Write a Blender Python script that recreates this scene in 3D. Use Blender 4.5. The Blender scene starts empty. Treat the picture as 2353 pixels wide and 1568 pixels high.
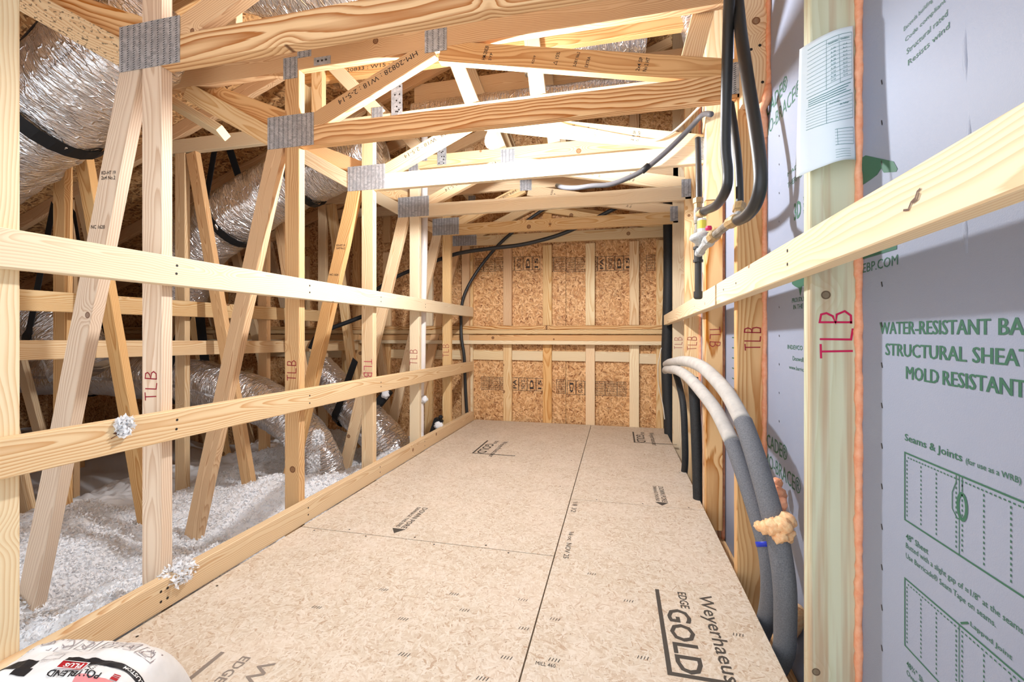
import bpy, bmesh, math, random
import numpy as np
from mathutils import Vector, Matrix, noise

random.seed(7)
rng = np.random.default_rng(7)
SC = bpy.context.scene
C = SC.collection

# ------------------------------------------------------------------ camera, world, exposure
cam_d = bpy.data.cameras.new('camera')
cam_d.sensor_width = 36.0
cam_d.lens = 36.0 * 1022.6 / 2353.0
cam_d.shift_y = -20.9 / 2353.0
cam_d.clip_start = 0.02
cam = bpy.data.objects.new('camera', cam_d)
C.objects.link(cam)
cam.location = (0, 0, 0.835)
cam.rotation_euler = (math.radians(90), 0, math.radians(13.31))
SC.camera = cam

world = bpy.data.worlds.new('attic_world')
SC.world = world
world.use_nodes = True
wb = world.node_tree.nodes['Background']
wb.inputs[0].default_value = (0.84, 0.92, 1.0, 1)
WORLD_STRENGTH = 1.9
wb.inputs[1].default_value = WORLD_STRENGTH

BULB = 1900.0            # emission of the bare bulb's glass
vs = SC.view_settings
vs.view_transform = 'Standard'
vs.look = 'None'
vs.exposure = 0.33
vs.gamma = 1.0
vs.use_curve_mapping = False
SC.cycles.max_bounces = 6
SC.cycles.diffuse_bounces = 4
SC.cycles.use_adaptive_sampling = True
SC.cycles.adaptive_threshold = 0.03
SC.cycles.sample_clamp_indirect = 6.0
SC.cycles.use_denoising = True

# ------------------------------------------------------------------ materials
MATS = {}


def srgb(r, g, b):
    f = lambda c: (c / 255 / 12.92) if c <= 10 else ((c / 255 + 0.055) / 1.055) ** 2.4
    return (f(r), f(g), f(b), 1)


class NT:
    """tiny helper over a node tree"""
    def __init__(self, name):
        self.m = bpy.data.materials.new(name)
        self.m.use_nodes = True
        self.t = self.m.node_tree
        self.b = self.t.nodes['Principled BSDF']
        self.b.inputs['Specular IOR Level'].default_value = 0.3
        MATS[name] = self.m

    def n(self, typ, **kw):
        nd = self.t.nodes.new(typ)
        for k, v in kw.items():
            setattr(nd, k, v)
        return nd

    def link(self, a, b):
        self.t.links.new(a, b)

    def val(self, sock, v):
        if hasattr(v, 'is_linked') or isinstance(v, bpy.types.NodeSocket):
            self.link(v, sock)
        else:
            sock.default_value = v

    def math(self, op, a, b=0.0, c=0.0, clamp=False):
        nd = self.n('ShaderNodeMath', operation=op, use_clamp=clamp)
        self.val(nd.inputs[0], a)
        self.val(nd.inputs[1], b)
        if len(nd.inputs) > 2:
            self.val(nd.inputs[2], c)
        return nd.outputs[0]

    def vmath(self, op, a, b=(0, 0, 0)):
        nd = self.n('ShaderNodeVectorMath', operation=op)
        self.val(nd.inputs[0], a)
        self.val(nd.inputs[1], b)
        return nd.outputs[0] if op not in ('LENGTH', 'DOT_PRODUCT', 'DISTANCE') else nd.outputs[1]

    def noise(self, vec, scale=5.0, detail=2.0, rough=0.5, dims='3D'):
        nd = self.n('ShaderNodeTexNoise', noise_dimensions=dims)
        self.link(vec, nd.inputs['Vector'])
        nd.inputs['Scale'].default_value = scale
        nd.inputs['Detail'].default_value = detail
        nd.inputs['Roughness'].default_value = rough
        return nd.outputs[0]

    def voro(self, vec, scale=5.0, feature='F1', dims='3D'):
        nd = self.n('ShaderNodeTexVoronoi', feature=feature, voronoi_dimensions=dims)
        self.link(vec, nd.inputs['Vector'])
        nd.inputs['Scale'].default_value = scale
        return nd

    def ramp(self, fac, stops, interp='LINEAR'):
        nd = self.n('ShaderNodeValToRGB')
        cr = nd.color_ramp
        cr.interpolation = interp
        while len(cr.elements) < len(stops):
            cr.elements.new(0.5)
        for e, (p, c) in zip(cr.elements, stops):
            e.position = p
            e.color = c
        self.link(fac, nd.inputs[0])
        return nd.outputs[0]

    def mix(self, fac, a, b, mode='MIX'):
        nd = self.n('ShaderNodeMix', data_type='RGBA', blend_type=mode)
        self.val(nd.inputs[0], fac)
        self.val(nd.inputs[6], a)
        self.val(nd.inputs[7], b)
        return nd.outputs[2]

    def bump(self, h, strength=0.3, dist=0.002):
        nd = self.n('ShaderNodeBump')
        nd.inputs['Strength'].default_value = strength
        nd.inputs['Distance'].default_value = dist
        self.link(h, nd.inputs['Height'])
        self.link(nd.outputs[0], self.b.inputs['Normal'])

    def sep(self, v):
        nd = self.n('ShaderNodeSeparateXYZ')
        self.link(v, nd.inputs[0])
        return nd.outputs

    def comb(self, x, y, z):
        nd = self.n('ShaderNodeCombineXYZ')
        for i, v in enumerate((x, y, z)):
            self.val(nd.inputs[i], v)
        return nd.outputs[0]


def plain(name, col, rough=0.6, metal=0.0, spec=0.3):
    m = NT(name)
    m.b.inputs['Base Color'].default_value = col
    m.b.inputs['Roughness'].default_value = rough
    m.b.inputs['Metallic'].default_value = metal
    m.b.inputs['Specular IOR Level'].default_value = spec
    return m.m


def wood(name, pale, dark, knot, ring=0.0065, streak=None, contrast=1.0, stain=None):
    """sawn softwood: the board's length is its local X axis; rings round a pith beside the board"""
    m = NT(name)
    tc = m.n('ShaderNodeTexCoord').outputs['Object']
    info = m.n('ShaderNodeObjectInfo')
    rnd = info.outputs['Random']
    off = m.comb(m.math('MULTIPLY', rnd, 37.0), m.math('MULTIPLY', rnd, 11.3), m.math('MULTIPLY', rnd, 23.9))
    p = m.sep(tc)
    # slow wander of the pith along the length
    lv = m.comb(m.math('ADD', m.math('MULTIPLY', p[0], 1.1), m.math('MULTIPLY', rnd, 91.0)),
                m.math('MULTIPLY', p[1], 2.5), m.math('MULTIPLY', p[2], 2.5))
    w1 = m.math('SUBTRACT', m.noise(lv, 1.0, 1.5), 0.5)
    lv2 = m.vmath('ADD', lv, (17.0, 3.0, 9.0))
    w2 = m.math('SUBTRACT', m.noise(lv2, 1.6, 2.0), 0.5)
    r2 = m.math('FRACT', m.math('MULTIPLY', rnd, 57.31))
    r3 = m.math('FRACT', m.math('MULTIPLY', rnd, 131.7))
    py = m.math('ADD', p[1], m.math('ADD', m.math('MULTIPLY', w1, 0.085), m.math('ADD', m.math('MULTIPLY', r2, 0.07), 0.012)))
    pz = m.math('ADD', p[2], m.math('ADD', m.math('MULTIPLY', w2, 0.11), m.math('MULTIPLY', m.math('SUBTRACT', r3, 0.5), 0.12)))
    # knots
    kv = m.comb(m.math('ADD', p[0], m.math('MULTIPLY', rnd, 53.0)), m.math('ADD', p[2], m.math('MULTIPLY', rnd, 29.0)), 0.0)
    vo = m.voro(kv, 2.6, 'F1', '2D')
    kd = m.math('DIVIDE', vo.outputs['Distance'], 2.6)
    kr = m.math('ADD', 0.007, m.math('MULTIPLY', m.sep(vo.outputs['Color'])[0], 0.012))
    kk = m.math('DIVIDE', kd, kr)
    swirl = m.math('POWER', 2.718, m.math('MULTIPLY', m.math('MULTIPLY', kk, kk), -0.16))
    r = m.math('SQRT', m.math('ADD', m.math('MULTIPLY', py, py), m.math('MULTIPLY', pz, pz)))
    r = m.math('ADD', r, m.math('MULTIPLY', swirl, 0.022))
    fine = m.noise(m.vmath('MULTIPLY', m.vmath('ADD', tc, off), (3.0, 60.0, 60.0)), 1.0, 3.0, 0.6)
    ph = m.math('ADD', m.math('DIVIDE', r, ring), m.math('MULTIPLY', fine, 0.55))
    saw = m.math('FRACT', ph)
    # early wood pale, a late-wood line that darkens slowly and ends sharply
    ringc = m.ramp(saw, [(0.0, (0, 0, 0, 1)), (0.35, (0.03, 0.03, 0.03, 1)), (0.78, (0.75, 0.75, 0.75, 1)), (0.92, (1, 1, 1, 1)), (1.0, (0, 0, 0, 1))])
    tone = m.noise(m.vmath('MULTIPLY', m.vmath('ADD', tc, off), (1.2, 14.0, 14.0)), 1.0, 2.0)
    fac = m.math('MULTIPLY', m.math('MULTIPLY', ringc, m.math('ADD', 0.25, m.math('MULTIPLY', tone, 1.0))), contrast, clamp=True)
    col = m.mix(fac, pale, dark)
    # each board has its own general tone
    hs = m.n('ShaderNodeHueSaturation')
    m.val(hs.inputs['Saturation'], m.math('ADD', 0.88, m.math('MULTIPLY', r2, 0.26)))
    m.val(hs.inputs['Value'], m.math('ADD', 0.86, m.math('MULTIPLY', r3, 0.22)))
    m.link(col, hs.inputs['Color'])
    col = hs.outputs[0]
    if streak:
        sn = m.noise(m.vmath('MULTIPLY', m.vmath('ADD', tc, off), (0.8, 25.0, 25.0)), 1.0, 3.0, 0.6)
        sf = m.ramp(sn, [(0.50, (0, 0, 0, 1)), (0.62, (1, 1, 1, 1))])
        col = m.mix(m.math('MULTIPLY', sf, 0.75), col, streak)
    if stain:
        sn = m.noise(m.vmath('MULTIPLY', m.vmath('ADD', tc, off), (55.0, 150.0, 150.0)), 1.0, 1.0)
        sf = m.ramp(sn, [(0.61, (0, 0, 0, 1)), (0.66, (1, 1, 1, 1))])
        col = m.mix(m.math('MULTIPLY', sf, 0.7), col, stain)
    kf = m.ramp(kk, [(0.0, (0.75, 0.75, 0.75, 1)), (0.55, (0.7, 0.7, 0.7, 1)), (0.85, (1, 1, 1, 1)), (1.0, (0, 0, 0, 1))])
    has = m.math('GREATER_THAN', m.sep(vo.outputs['Color'])[1], 0.45)
    col = m.mix(m.math('MULTIPLY', kf, has), col, knot)
    m.link(col, m.b.inputs['Base Color'])
    m.b.inputs['Roughness'].default_value = 0.62
    m.b.inputs['Specular IOR Level'].default_value = 0.2
    h = m.math('ADD', m.math('MULTIPLY', fine, 0.6), m.math('MULTIPLY', fac, 0.4))
    m.bump(h, 0.25, 0.0012)
    return m.m


wood('pine', srgb(237, 209, 166), srgb(206, 154, 100), srgb(118, 68, 38))
wood('pine_orange', srgb(230, 190, 140), srgb(190, 130, 78), srgb(102, 58, 34))
wood('pine_pale', srgb(243, 224, 188), srgb(218, 178, 128), srgb(132, 84, 52), contrast=0.8)
wood('pine_specked', srgb(237, 209, 166), srgb(206, 154, 100), srgb(118, 68, 38), stain=srgb(58, 44, 36))
wood('pine_grey', srgb(234, 212, 189), srgb(194, 157, 128), srgb(106, 70, 52), contrast=0.8)
wood('pine_red', srgb(234, 199, 155), srgb(174, 114, 68), srgb(94, 52, 32), ring=0.012, contrast=1.35)
wood('treated_pine', srgb(216, 218, 190), srgb(194, 188, 148), srgb(88, 70, 54), ring=0.012, streak=srgb(182, 150, 120), contrast=0.6)


def osb(name, lo, mid, hi, dark, strand=1.0, specks=0.6, wobble=0.014, spk=False):
    """oriented strand board: several layers of long cells, the topmost strand wins"""
    m = NT(name)
    tc = m.n('ShaderNodeTexCoord').outputs['Object']
    info = m.n('ShaderNodeObjectInfo').outputs['Random']
    base = m.vmath('ADD', tc, m.comb(m.math('MULTIPLY', info, 13.0), m.math('MULTIPLY', info, 7.0), 0.0))
    wob = m.n('ShaderNodeTexNoise')
    m.link(base, wob.inputs['Vector'])
    wob.inputs['Scale'].default_value = 14.0
    wv = m.vmath('MULTIPLY', m.vmath('SUBTRACT', wob.outputs[1], (0.5, 0.5, 0.5)), (wobble, wobble, 0.0))
    base = m.vmath('ADD', base, wv)
    best_h = best_c = best_e = None
    for i, (ang, L, W) in enumerate(((5, 16, 75), (35, 15, 62), (-28, 17, 70), (64, 18, 85), (-62, 16, 60), (90, 19, 80))):
        mp = m.n('ShaderNodeMapping')
        mp.vector_type = 'POINT'
        mp.inputs['Rotation'].default_value = (0, 0, math.radians(ang))
        mp.inputs['Location'].default_value = (i * 3.7, i * 5.1, 0)
        m.link(base, mp.inputs['Vector'])
        v = m.vmath('MULTIPLY', mp.outputs[0], (L * strand, W * strand, 0.0))
        vo = m.voro(v, 1.0, 'F1', '2D')
        s = m.sep(vo.outputs['Color'])
        edge = m.math('MULTIPLY', vo.outputs['Distance'], 0.35)
        h = m.math('SUBTRACT', s[0], m.math('MULTIPLY', edge, 0.6))
        if best_h is None:
            best_h, best_c, best_e = h, s[1], edge
        else:
            g = m.math('GREATER_THAN', h, best_h)
            best_c = m.math('ADD', m.math('MULTIPLY', g, s[1]), m.math('MULTIPLY', m.math('SUBTRACT', 1.0, g), best_c))
            best_e = m.math('ADD', m.math('MULTIPLY', g, edge), m.math('MULTIPLY', m.math('SUBTRACT', 1.0, g), best_e))
            best_h = m.math('MAXIMUM', h, best_h)
    grain = m.noise(m.vmath('MULTIPLY', base, (260.0, 260.0, 0.0)), 1.0, 2.0)
    f = m.math('ADD', best_c, m.math('MULTIPLY', m.math('SUBTRACT', grain, 0.5), 0.25))
    col = m.ramp(f, [(0.0, dark), (0.12, lo), (0.5, mid), (0.95, hi)])
    # dark slivers between strands
    sl = m.ramp(best_h, [(0.60, (1, 1, 1, 1)), (0.72, (0, 0, 0, 1))])
    col = m.mix(m.math('MULTIPLY', sl, specks), col, dark)
    if spk:
        # thin dark slivers of bark and resin, and scuffed pale patches
        sv = m.vmath('MULTIPLY', base, (55.0, 170.0, 0.0))
        n3 = m.noise(sv, 1.0, 2.0, 0.6)
        n4 = m.noise(m.vmath('MULTIPLY', base, (150.0, 60.0, 0.0)), 1.0, 2.0, 0.6)
        fl = m.ramp(n3, [(0.67, (0, 0, 0, 1)), (0.72, (1, 1, 1, 1))])
        f2 = m.ramp(n4, [(0.68, (0, 0, 0, 1)), (0.73, (1, 1, 1, 1))])
        col = m.mix(m.math('MULTIPLY', m.math('MAXIMUM', fl, f2), 0.6), col, srgb(120, 84, 58))
        n5 = m.noise(base, 5.0, 3.0)
        col = m.mix(m.math('MULTIPLY', m.ramp(n5, [(0.45, (0, 0, 0, 1)), (0.65, (1, 1, 1, 1))]), 0.28), col, srgb(230, 214, 198))
    m.link(col, m.b.inputs['Base Color'])
    m.b.inputs['Roughness'].default_value = 0.58
    m.b.inputs['Specular IOR Level'].default_value = 0.25
    m.bump(best_h, 0.45, 0.002)
    return m.m


osb('osb_floor', srgb(203, 184, 162), srgb(213, 199, 180), srgb(222, 211, 196), srgb(184, 158, 134), strand=2.7, specks=0.18, wobble=0.003, spk=True)
osb('osb_wall', srgb(192, 138, 88), srgb(214, 166, 114), srgb(236, 196, 146), srgb(124, 76, 42), strand=1.6, specks=0.42, wobble=0.008)
osb('osb_roof', srgb(172, 122, 76), srgb(196, 150, 100), srgb(222, 182, 130), srgb(96, 60, 34), strand=1.2, specks=0.7, wobble=0.008)


def foil():
    m = NT('foil')
    uv = m.n('ShaderNodeUVMap')
    u = m.sep(uv.outputs[0])
    # wrinkles run round the duct, some slanted; fine crinkle on top
    v1 = m.comb(m.math('ADD', m.math('MULTIPLY', u[0], 55.0), m.math('MULTIPLY', u[1], 6.0)), m.math('MULTIPLY', u[1], 9.0), 0.0)
    n1 = m.noise(v1, 1.0, 4.0, 0.62)
    v2 = m.comb(m.math('MULTIPLY', u[0], 22.0), m.math('MULTIPLY', u[1], 5.0), 3.0)
    vo = m.voro(v2, 3.0, 'DISTANCE_TO_EDGE')
    cre = m.ramp(vo.outputs['Distance'], [(0.0, (1, 1, 1, 1)), (0.08, (0, 0, 0, 1))])
    h = m.math('ADD', n1, m.math('MULTIPLY', cre, 0.22))
    m.bump(h, 0.9, 0.016)
    m.b.inputs['Base Color'].default_value = (0.82, 0.80, 0.80, 1)
    m.b.inputs['Metallic'].default_value = 0.93
    m.b.inputs['Roughness'].default_value = 0.2


foil()


def galvanised():
    m = NT('galvanised')
    tc = m.n('ShaderNodeTexCoord').outputs['Object']
    n1 = m.voro(tc, 90.0)
    col = m.ramp(m.sep(n1.outputs['Color'])[0], [(0.0, srgb(158, 161, 166)), (1.0, srgb(196, 198, 202))])
    m.link(col, m.b.inputs['Base Color'])
    m.b.inputs['Metallic'].default_value = 0.35
    m.b.inputs['Roughness'].default_value = 0.38


galvanised()


def sheathing():
    m = NT('grey_sheathing')
    tc = m.n('ShaderNodeTexCoord').outputs['Object']
    n1 = m.noise(tc, 420.0, 2.0, 0.7)
    n2 = m.noise(tc, 3.0, 2.0)
    col = m.mix(n2, srgb(142, 150, 171), srgb(155, 163, 182))
    m.link(col, m.b.inputs['Base Color'])
    m.b.inputs['Roughness'].default_value = 0.55
    m.b.inputs['Specular IOR Level'].default_value = 0.28
    m.bump(n1, 0.35, 0.0012)


sheathing()


def noisy(name, c1, c2, scale, rough=0.7, bump=0.4, dist=0.002, spec=0.3):
    m = NT(name)
    tc = m.n('ShaderNodeTexCoord').outputs['Object']
    n1 = m.noise(tc, scale, 3.0, 0.6)
    m.link(m.ramp(n1, [(0.3, c1), (0.7, c2)]), m.b.inputs['Base Color'])
    m.b.inputs['Roughness'].default_value = rough
    m.b.inputs['Specular IOR Level'].default_value = spec
    m.bump(n1, bump, dist)
    return m.m


fb = NT('blown_fibre')
fb.t.nodes.remove(fb.b)
_d = fb.n('ShaderNodeBsdfDiffuse')
_t = fb.n('ShaderNodeBsdfTranslucent')
_x = fb.n('ShaderNodeMixShader')
_d.inputs[0].default_value = (0.97, 0.97, 0.985, 1)
_t.inputs[0].default_value = (0.97, 0.97, 0.985, 1)
_x.inputs[0].default_value = 0.16
fb.link(_d.outputs[0], _x.inputs[1])
fb.link(_t.outputs[0], _x.inputs[2])
fb.link(_x.outputs[0], fb.t.nodes['Material Output'].inputs[0])
noisy('orange_foam', srgb(236, 154, 116), srgb(246, 182, 146), 60, 0.45, 0.5, 0.003)
noisy('peach_foam', srgb(238, 176, 124), srgb(252, 216, 170), 90, 0.5, 0.6, 0.004)
noisy('pipe_insulation', srgb(96, 98, 104), srgb(124, 126, 132), 320, 0.85, 0.6, 0.002)
noisy('pipe_insulation_dusty', srgb(176, 172, 168), srgb(196, 192, 186), 25, 0.9, 0.3, 0.002)
noisy('black_foam', srgb(34, 36, 38), srgb(52, 54, 56), 220, 0.6, 0.4, 0.0015)
noisy('old_brass', srgb(150, 122, 84), srgb(186, 158, 116), 60, 0.4, 0.1, 0.001)
noisy('cast_grey', srgb(160, 162, 162), srgb(190, 190, 188), 120, 0.5, 0.2, 0.001)
noisy('steel_pipe', srgb(96, 90, 82), srgb(150, 142, 130), 40, 0.45, 0.2, 0.001, 0.5)
noisy('bag_paper', srgb(226, 224, 222), srgb(240, 238, 236), 18, 0.5, 0.5, 0.006)
plain('black_strap', srgb(26, 27, 30), 0.55)
plain('black_rubber', srgb(40, 41, 43), 0.42, spec=0.5)
plain('black_iron', srgb(46, 45, 44), 0.5, spec=0.5)
plain('grey_jacket', srgb(84, 84, 88), 0.5)
plain('floor_ink_faint', srgb(140, 128, 118), 0.7)
plain('knot_brown', srgb(96, 60, 40), 0.6)
plain('white_jacket', srgb(226, 222, 214), 0.45)
plain('white_pvc', srgb(236, 228, 222), 0.35)
plain('white_porcelain', srgb(240, 240, 236), 0.3)
plain('slot_dark', srgb(78, 78, 82), 0.6)
plain('tooth_metal', srgb(222, 224, 228), 0.3, 0.4)
plain('red_marker', srgb(150, 24, 44), 0.5)
plain('magenta_marker', srgb(196, 34, 84), 0.5)
plain('black_ink', srgb(58, 48, 44), 0.7)
plain('floor_ink', srgb(78, 72, 66), 0.7)
plain('green_ink', srgb(58, 104, 84), 0.6)
plain('nail_dark', srgb(40, 36, 34), 0.5)
plain('paper_blue', srgb(232, 244, 251), 0.7)
plain('teal_ink', srgb(48, 122, 122), 0.7)
plain('bag_black', srgb(34, 34, 38), 0.45)
plain('bag_red', srgb(176, 32, 40), 0.45)
plain('bag_pink', srgb(226, 140, 140), 0.45)
plain('bag_line', srgb(150, 140, 142), 0.6)
plain('bag_white', srgb(236, 235, 233), 0.45)
plain('yellow_label', srgb(226, 218, 90), 0.5)
plain('red_knob', srgb(206, 40, 90), 0.4)
plain('blue_tape', srgb(40, 60, 190), 0.4)
plain('dark_void', srgb(60, 46, 34), 0.9)
plain('clear_cord', srgb(214, 206, 190), 0.3)
mb = NT('bulb_glow')
mb.b.inputs['Emission Color'].default_value = (0.95, 0.97, 1.0, 1)
mb.b.inputs['Emission Strength'].default_value = BULB

# ------------------------------------------------------------------ builders


def tag(o, label=None, cat=None, group=None, kind=None):
    if label:
        o['label'] = label
    if cat:
        o['category'] = cat
    if group:
        o['group'] = group
    if kind:
        o['kind'] = kind
    return o


WM = {}


def link(name, me, mat=None, parent=None, mtx=None):
    """link one object at a world matrix, under a parent that may itself be turned"""
    o = bpy.data.objects.new(name, me)
    C.objects.link(o)
    if me is not None and mat is not None and len(me.materials) == 0:
        me.materials.append(MATS[mat])
    mtx = mtx if mtx is not None else Matrix.Identity(4)
    o.matrix_basis = mtx
    if parent is not None:
        o.parent = parent
        o.matrix_parent_inverse = WM[parent.name].inverted()
    WM[o.name] = mtx.copy()
    return o


def empty(name, loc=(0, 0, 0)):
    return link(name, None, None, None, Matrix.Translation(loc))


def mesh(name, verts, faces, smooth=False):
    me = bpy.data.meshes.new(name)
    me.from_pydata([tuple(v) for v in verts], [], faces)
    me.update()
    if smooth:
        me.polygons.foreach_set('use_smooth', [True] * len(me.polygons))
    return me


def frame(p, x, y, z):
    m = Matrix.Identity(4)
    for i, a in enumerate((x, y, z)):
        for j in range(3):
            m[j][i] = a[j]
    for j in range(3):
        m[j][3] = p[j]
    return m


def lumber_mesh(name, L, T, Wd, ch=0.0025, cut0=0.0, cut1=0.0, wane=0):
    """a sawn board: length on X, thickness on Y, width on Z, eased long edges; cut0/cut1 skew the ends (m over width)"""
    h, w = T / 2, Wd / 2
    prof = [(-h + ch, -w), (h - ch, -w), (h, -w + ch), (h, w - ch), (h - ch, w), (-h + ch, w), (-h, w - ch), (-h, -w + ch)]
    nseg = max(1, int(L / 0.35))
    vs_, fs = [], []
    for i in range(nseg + 1):
        t = i / nseg
        for (y, z) in prof:
            x = -L / 2 + L * t
            if i == 0:
                x += cut0 * z / Wd
            if i == nseg:
                x += cut1 * z / Wd
            vs_.append((x, y, z))
    for i in range(nseg):
        for k in range(8):
            a, b = i * 8 + k, i * 8 + (k + 1) % 8
            fs.append((a, b, b + 8, a + 8))
    fs.append(tuple(range(7, -1, -1)))
    fs.append(tuple(nseg * 8 + k for k in range(8)))
    return mesh(name, vs_, fs)


def board(name, p0, p1, mat, parent=None, wdir=(0, 0, 1), T=0.038, W=0.089, cut0=0.0, cut1=0.0):
    """board between two centre-line points; wdir is roughly the direction of its width"""
    p0, p1 = Vector(p0), Vector(p1)
    x = (p1 - p0)
    L = x.length
    x.normalize()
    z = Vector(wdir)
    z = (z - x * z.dot(x)).normalized()
    y = z.cross(x).normalized()
    me = lumber_mesh(name, L, T, W, cut0=cut0, cut1=cut1)
    return link(name, me, mat, parent, frame((p0 + p1) / 2, x, y, z))


def tube_mesh(name, pts, rad, seg=12, smooth=True, cap=True, uvmap=False, rfun=None, closed_frames=None, sub=6):
    """tube through points (Catmull-Rom); rad a number or list"""
    P = [Vector(p) for p in pts]
    R = rad if isinstance(rad, (list, tuple)) else [rad] * len(P)
    if sub > 1 and len(P) > 2:
        Q, RR = [], []
        for i in range(len(P) - 1):
            a = P[max(i - 1, 0)]
            b, c = P[i], P[i + 1]
            d = P[min(i + 2, len(P) - 1)]
            for k in range(sub):
                t = k / sub
                q = 0.5 * ((2 * b) + (c - a) * t + (2 * a - 5 * b + 4 * c - d) * t * t + (-a + 3 * b - 3 * c + d) * t ** 3)
                Q.append(q)
                RR.append(R[i] * (1 - t) + R[i + 1] * t)
        Q.append(P[-1])
        RR.append(R[-1])
        P, R = Q, RR
    n = len(P)
    vs_, fs, uvs = [], [], []
    up = Vector((0.0, 0.0, 1.0))
    t0 = (P[1] - P[0]).normalized()
    if abs(t0.dot(up)) > 0.9:
        up = Vector((0, 1, 0))
    s = t0.cross(up).normalized()
    dist = 0.0
    for i in range(n):
        t = (P[min(i + 1, n - 1)] - P[max(i - 1, 0)]).normalized()
        s = (s - t * s.dot(t)).normalized()
        u = s.cross(t)
        if i:
            dist += (P[i] - P[i - 1]).length
        for k in range(seg):
            a = 2 * math.pi * k / seg
            d = s * math.cos(a) + u * math.sin(a)
            r = R[i]
            if rfun:
                r = rfun(dist, a, r, P[i] + d * r)
            vs_.append(P[i] + d * r)
            uvs.append((dist, a * R[i]))
    for i in range(n - 1):
        for k in range(seg):
            a, b = i * seg + k, i * seg + (k + 1) % seg
            fs.append((a, a + seg, b + seg, b))
    if cap:
        fs.append(tuple(range(seg)))
        fs.append(tuple(reversed([(n - 1) * seg + k for k in range(seg)])))
    me = mesh(name, vs_, fs, smooth)
    if uvmap:
        ul = me.uv_layers.new(name='UVMap')
        li = np.empty(len(me.loops), dtype=np.int32)
        me.loops.foreach_get('vertex_index', li)
        arr = np.array(uvs, dtype=np.float32)[li]
        ul.data.foreach_set('uv', arr.ravel())
    return me


def tube(name, pts, rad, mat, parent=None, **kw):
    return link(name, tube_mesh(name, pts, rad, **kw), mat, parent, Matrix.Identity(4))


def box_geo(c, s):
    x, y, z = c
    a, b, d = s[0] / 2, s[1] / 2, s[2] / 2
    v = [(x + i * a, y + j * b, z + k * d) for i in (-1, 1) for j in (-1, 1) for k in (-1, 1)]
    f = [(0, 1, 3, 2), (4, 6, 7, 5), (0, 4, 5, 1), (2, 3, 7, 6), (0, 2, 6, 4), (1, 5, 7, 3)]
    return v, f


def join_geo(lst):
    V, F = [], []
    for v, f in lst:
        o = len(V)
        V += list(v)
        F += [tuple(i + o for i in q) for q in f]
    return V, F


def lathe_geo(prof, seg=20):
    """profile [(r,z)...] about Z"""
    V, F = [], []
    for (r, z) in prof:
        for k in range(seg):
            a = 2 * math.pi * k / seg
            V.append((r * math.cos(a), r * math.sin(a), z))
    for i in range(len(prof) - 1):
        for k in range(seg):
            a, b = i * seg + k, i * seg + (k + 1) % seg
            F.append((a, b, b + seg, a + seg))
    F.append(tuple(reversed(range(seg))))
    F.append(tuple((len(prof) - 1) * seg + k for k in range(seg)))
    return V, F


# ---- flat print: text and strokes as thin geometry laid on a surface by a mapping (u, v) -> world point
_txt_cache = {}


def text_geo(s, size=1.0, bold=0.0, align='LEFT'):
    key = (s, bold, align)
    if key not in _txt_cache:
        cu = bpy.data.curves.new('t', 'FONT')
        cu.body = s
        cu.size = 1.0
        cu.resolution_u = 2
        cu.align_x = align
        if bold:
            cu.offset = bold
        ob = bpy.data.objects.new('t', cu)
        C.objects.link(ob)
        dg = bpy.context.evaluated_depsgraph_get()
        me = bpy.data.meshes.new_from_object(ob.evaluated_get(dg))
        V = [(v.co.x, v.co.y) for v in me.vertices]
        F = [tuple(p.vertices) for p in me.polygons]
        bpy.data.objects.remove(ob)
        bpy.data.curves.remove(cu)
        bpy.data.meshes.remove(me)
        _txt_cache[key] = (V, F)
    V, F = _txt_cache[key]
    return [(x * size, y * size) for x, y in V], F


def put(geo, x=0.0, y=0.0, sx=1.0, sy=1.0, rot=0.0):
    c, s = math.cos(rot), math.sin(rot)
    V = [(x + (a * sx) * c - (b * sy) * s, y + (a * sx) * s + (b * sy) * c) for a, b in geo[0]]
    return V, geo[1]


def fit_text(s, x0, y0, w, h, bold=0.0, rot=0.0):
    """text scaled so that its inked box is w by h with its lower left at x0, y0 (before rotation)"""
    V, F = text_geo(s, 1.0, bold)
    if not V:
        return [], []
    mx, Mx = min(v[0] for v in V), max(v[0] for v in V)
    my, My = min(v[1] for v in V), max(v[1] for v in V)
    sx = w / max(Mx - mx, 1e-6)
    sy = h / max(My - my, 1e-6)
    V = [((a - mx) * sx, (b - my) * sy) for a, b in V]
    return put((V, F), x0, y0, rot=rot)


def rect(x0, y0, x1, y1, n=1, m=1):
    V = [(x0 + (x1 - x0) * i / n, y0 + (y1 - y0) * j / m) for j in range(m + 1) for i in range(n + 1)]
    F = [(j * (n + 1) + i, j * (n + 1) + i + 1, (j + 1) * (n + 1) + i + 1, (j + 1) * (n + 1) + i) for j in range(m) for i in range(n)]
    return V, F


def stroke(pts, w):
    """polyline as one strip of quads with mitred corners, closed when it returns to its start"""
    P = []
    for q in pts:
        q = Vector((q[0], q[1]))
        if not P or (q - P[-1]).length > 1e-7:
            P.append(q)
    if len(P) < 2:
        return [], []
    closed = len(P) > 3 and (P[0] - P[-1]).length < 1e-6
    if closed:
        P.pop()
    n = len(P)
    V, F = [], []
    for i in range(n):
        if closed or 0 < i < n - 1:
            d0 = (P[i] - P[i - 1]).normalized()
            d1 = (P[(i + 1) % n] - P[i]).normalized()
        elif i == 0:
            d0 = d1 = (P[1] - P[0]).normalized()
        else:
            d0 = d1 = (P[-1] - P[-2]).normalized()
        n0, n1 = Vector((-d0.y, d0.x)), Vector((-d1.y, d1.x))
        m = n0 + n1
        m = m.normalized() if m.length > 1e-4 else n1
        k = w / 2 / max(0.55, m.dot(n1))
        V += [tuple(P[i] - m * k), tuple(P[i] + m * k)]
    for i in range(n if closed else n - 1):
        j = (i + 1) % n
        F.append((2 * i, 2 * j, 2 * j + 1, 2 * i + 1))
    return V, F


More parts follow.
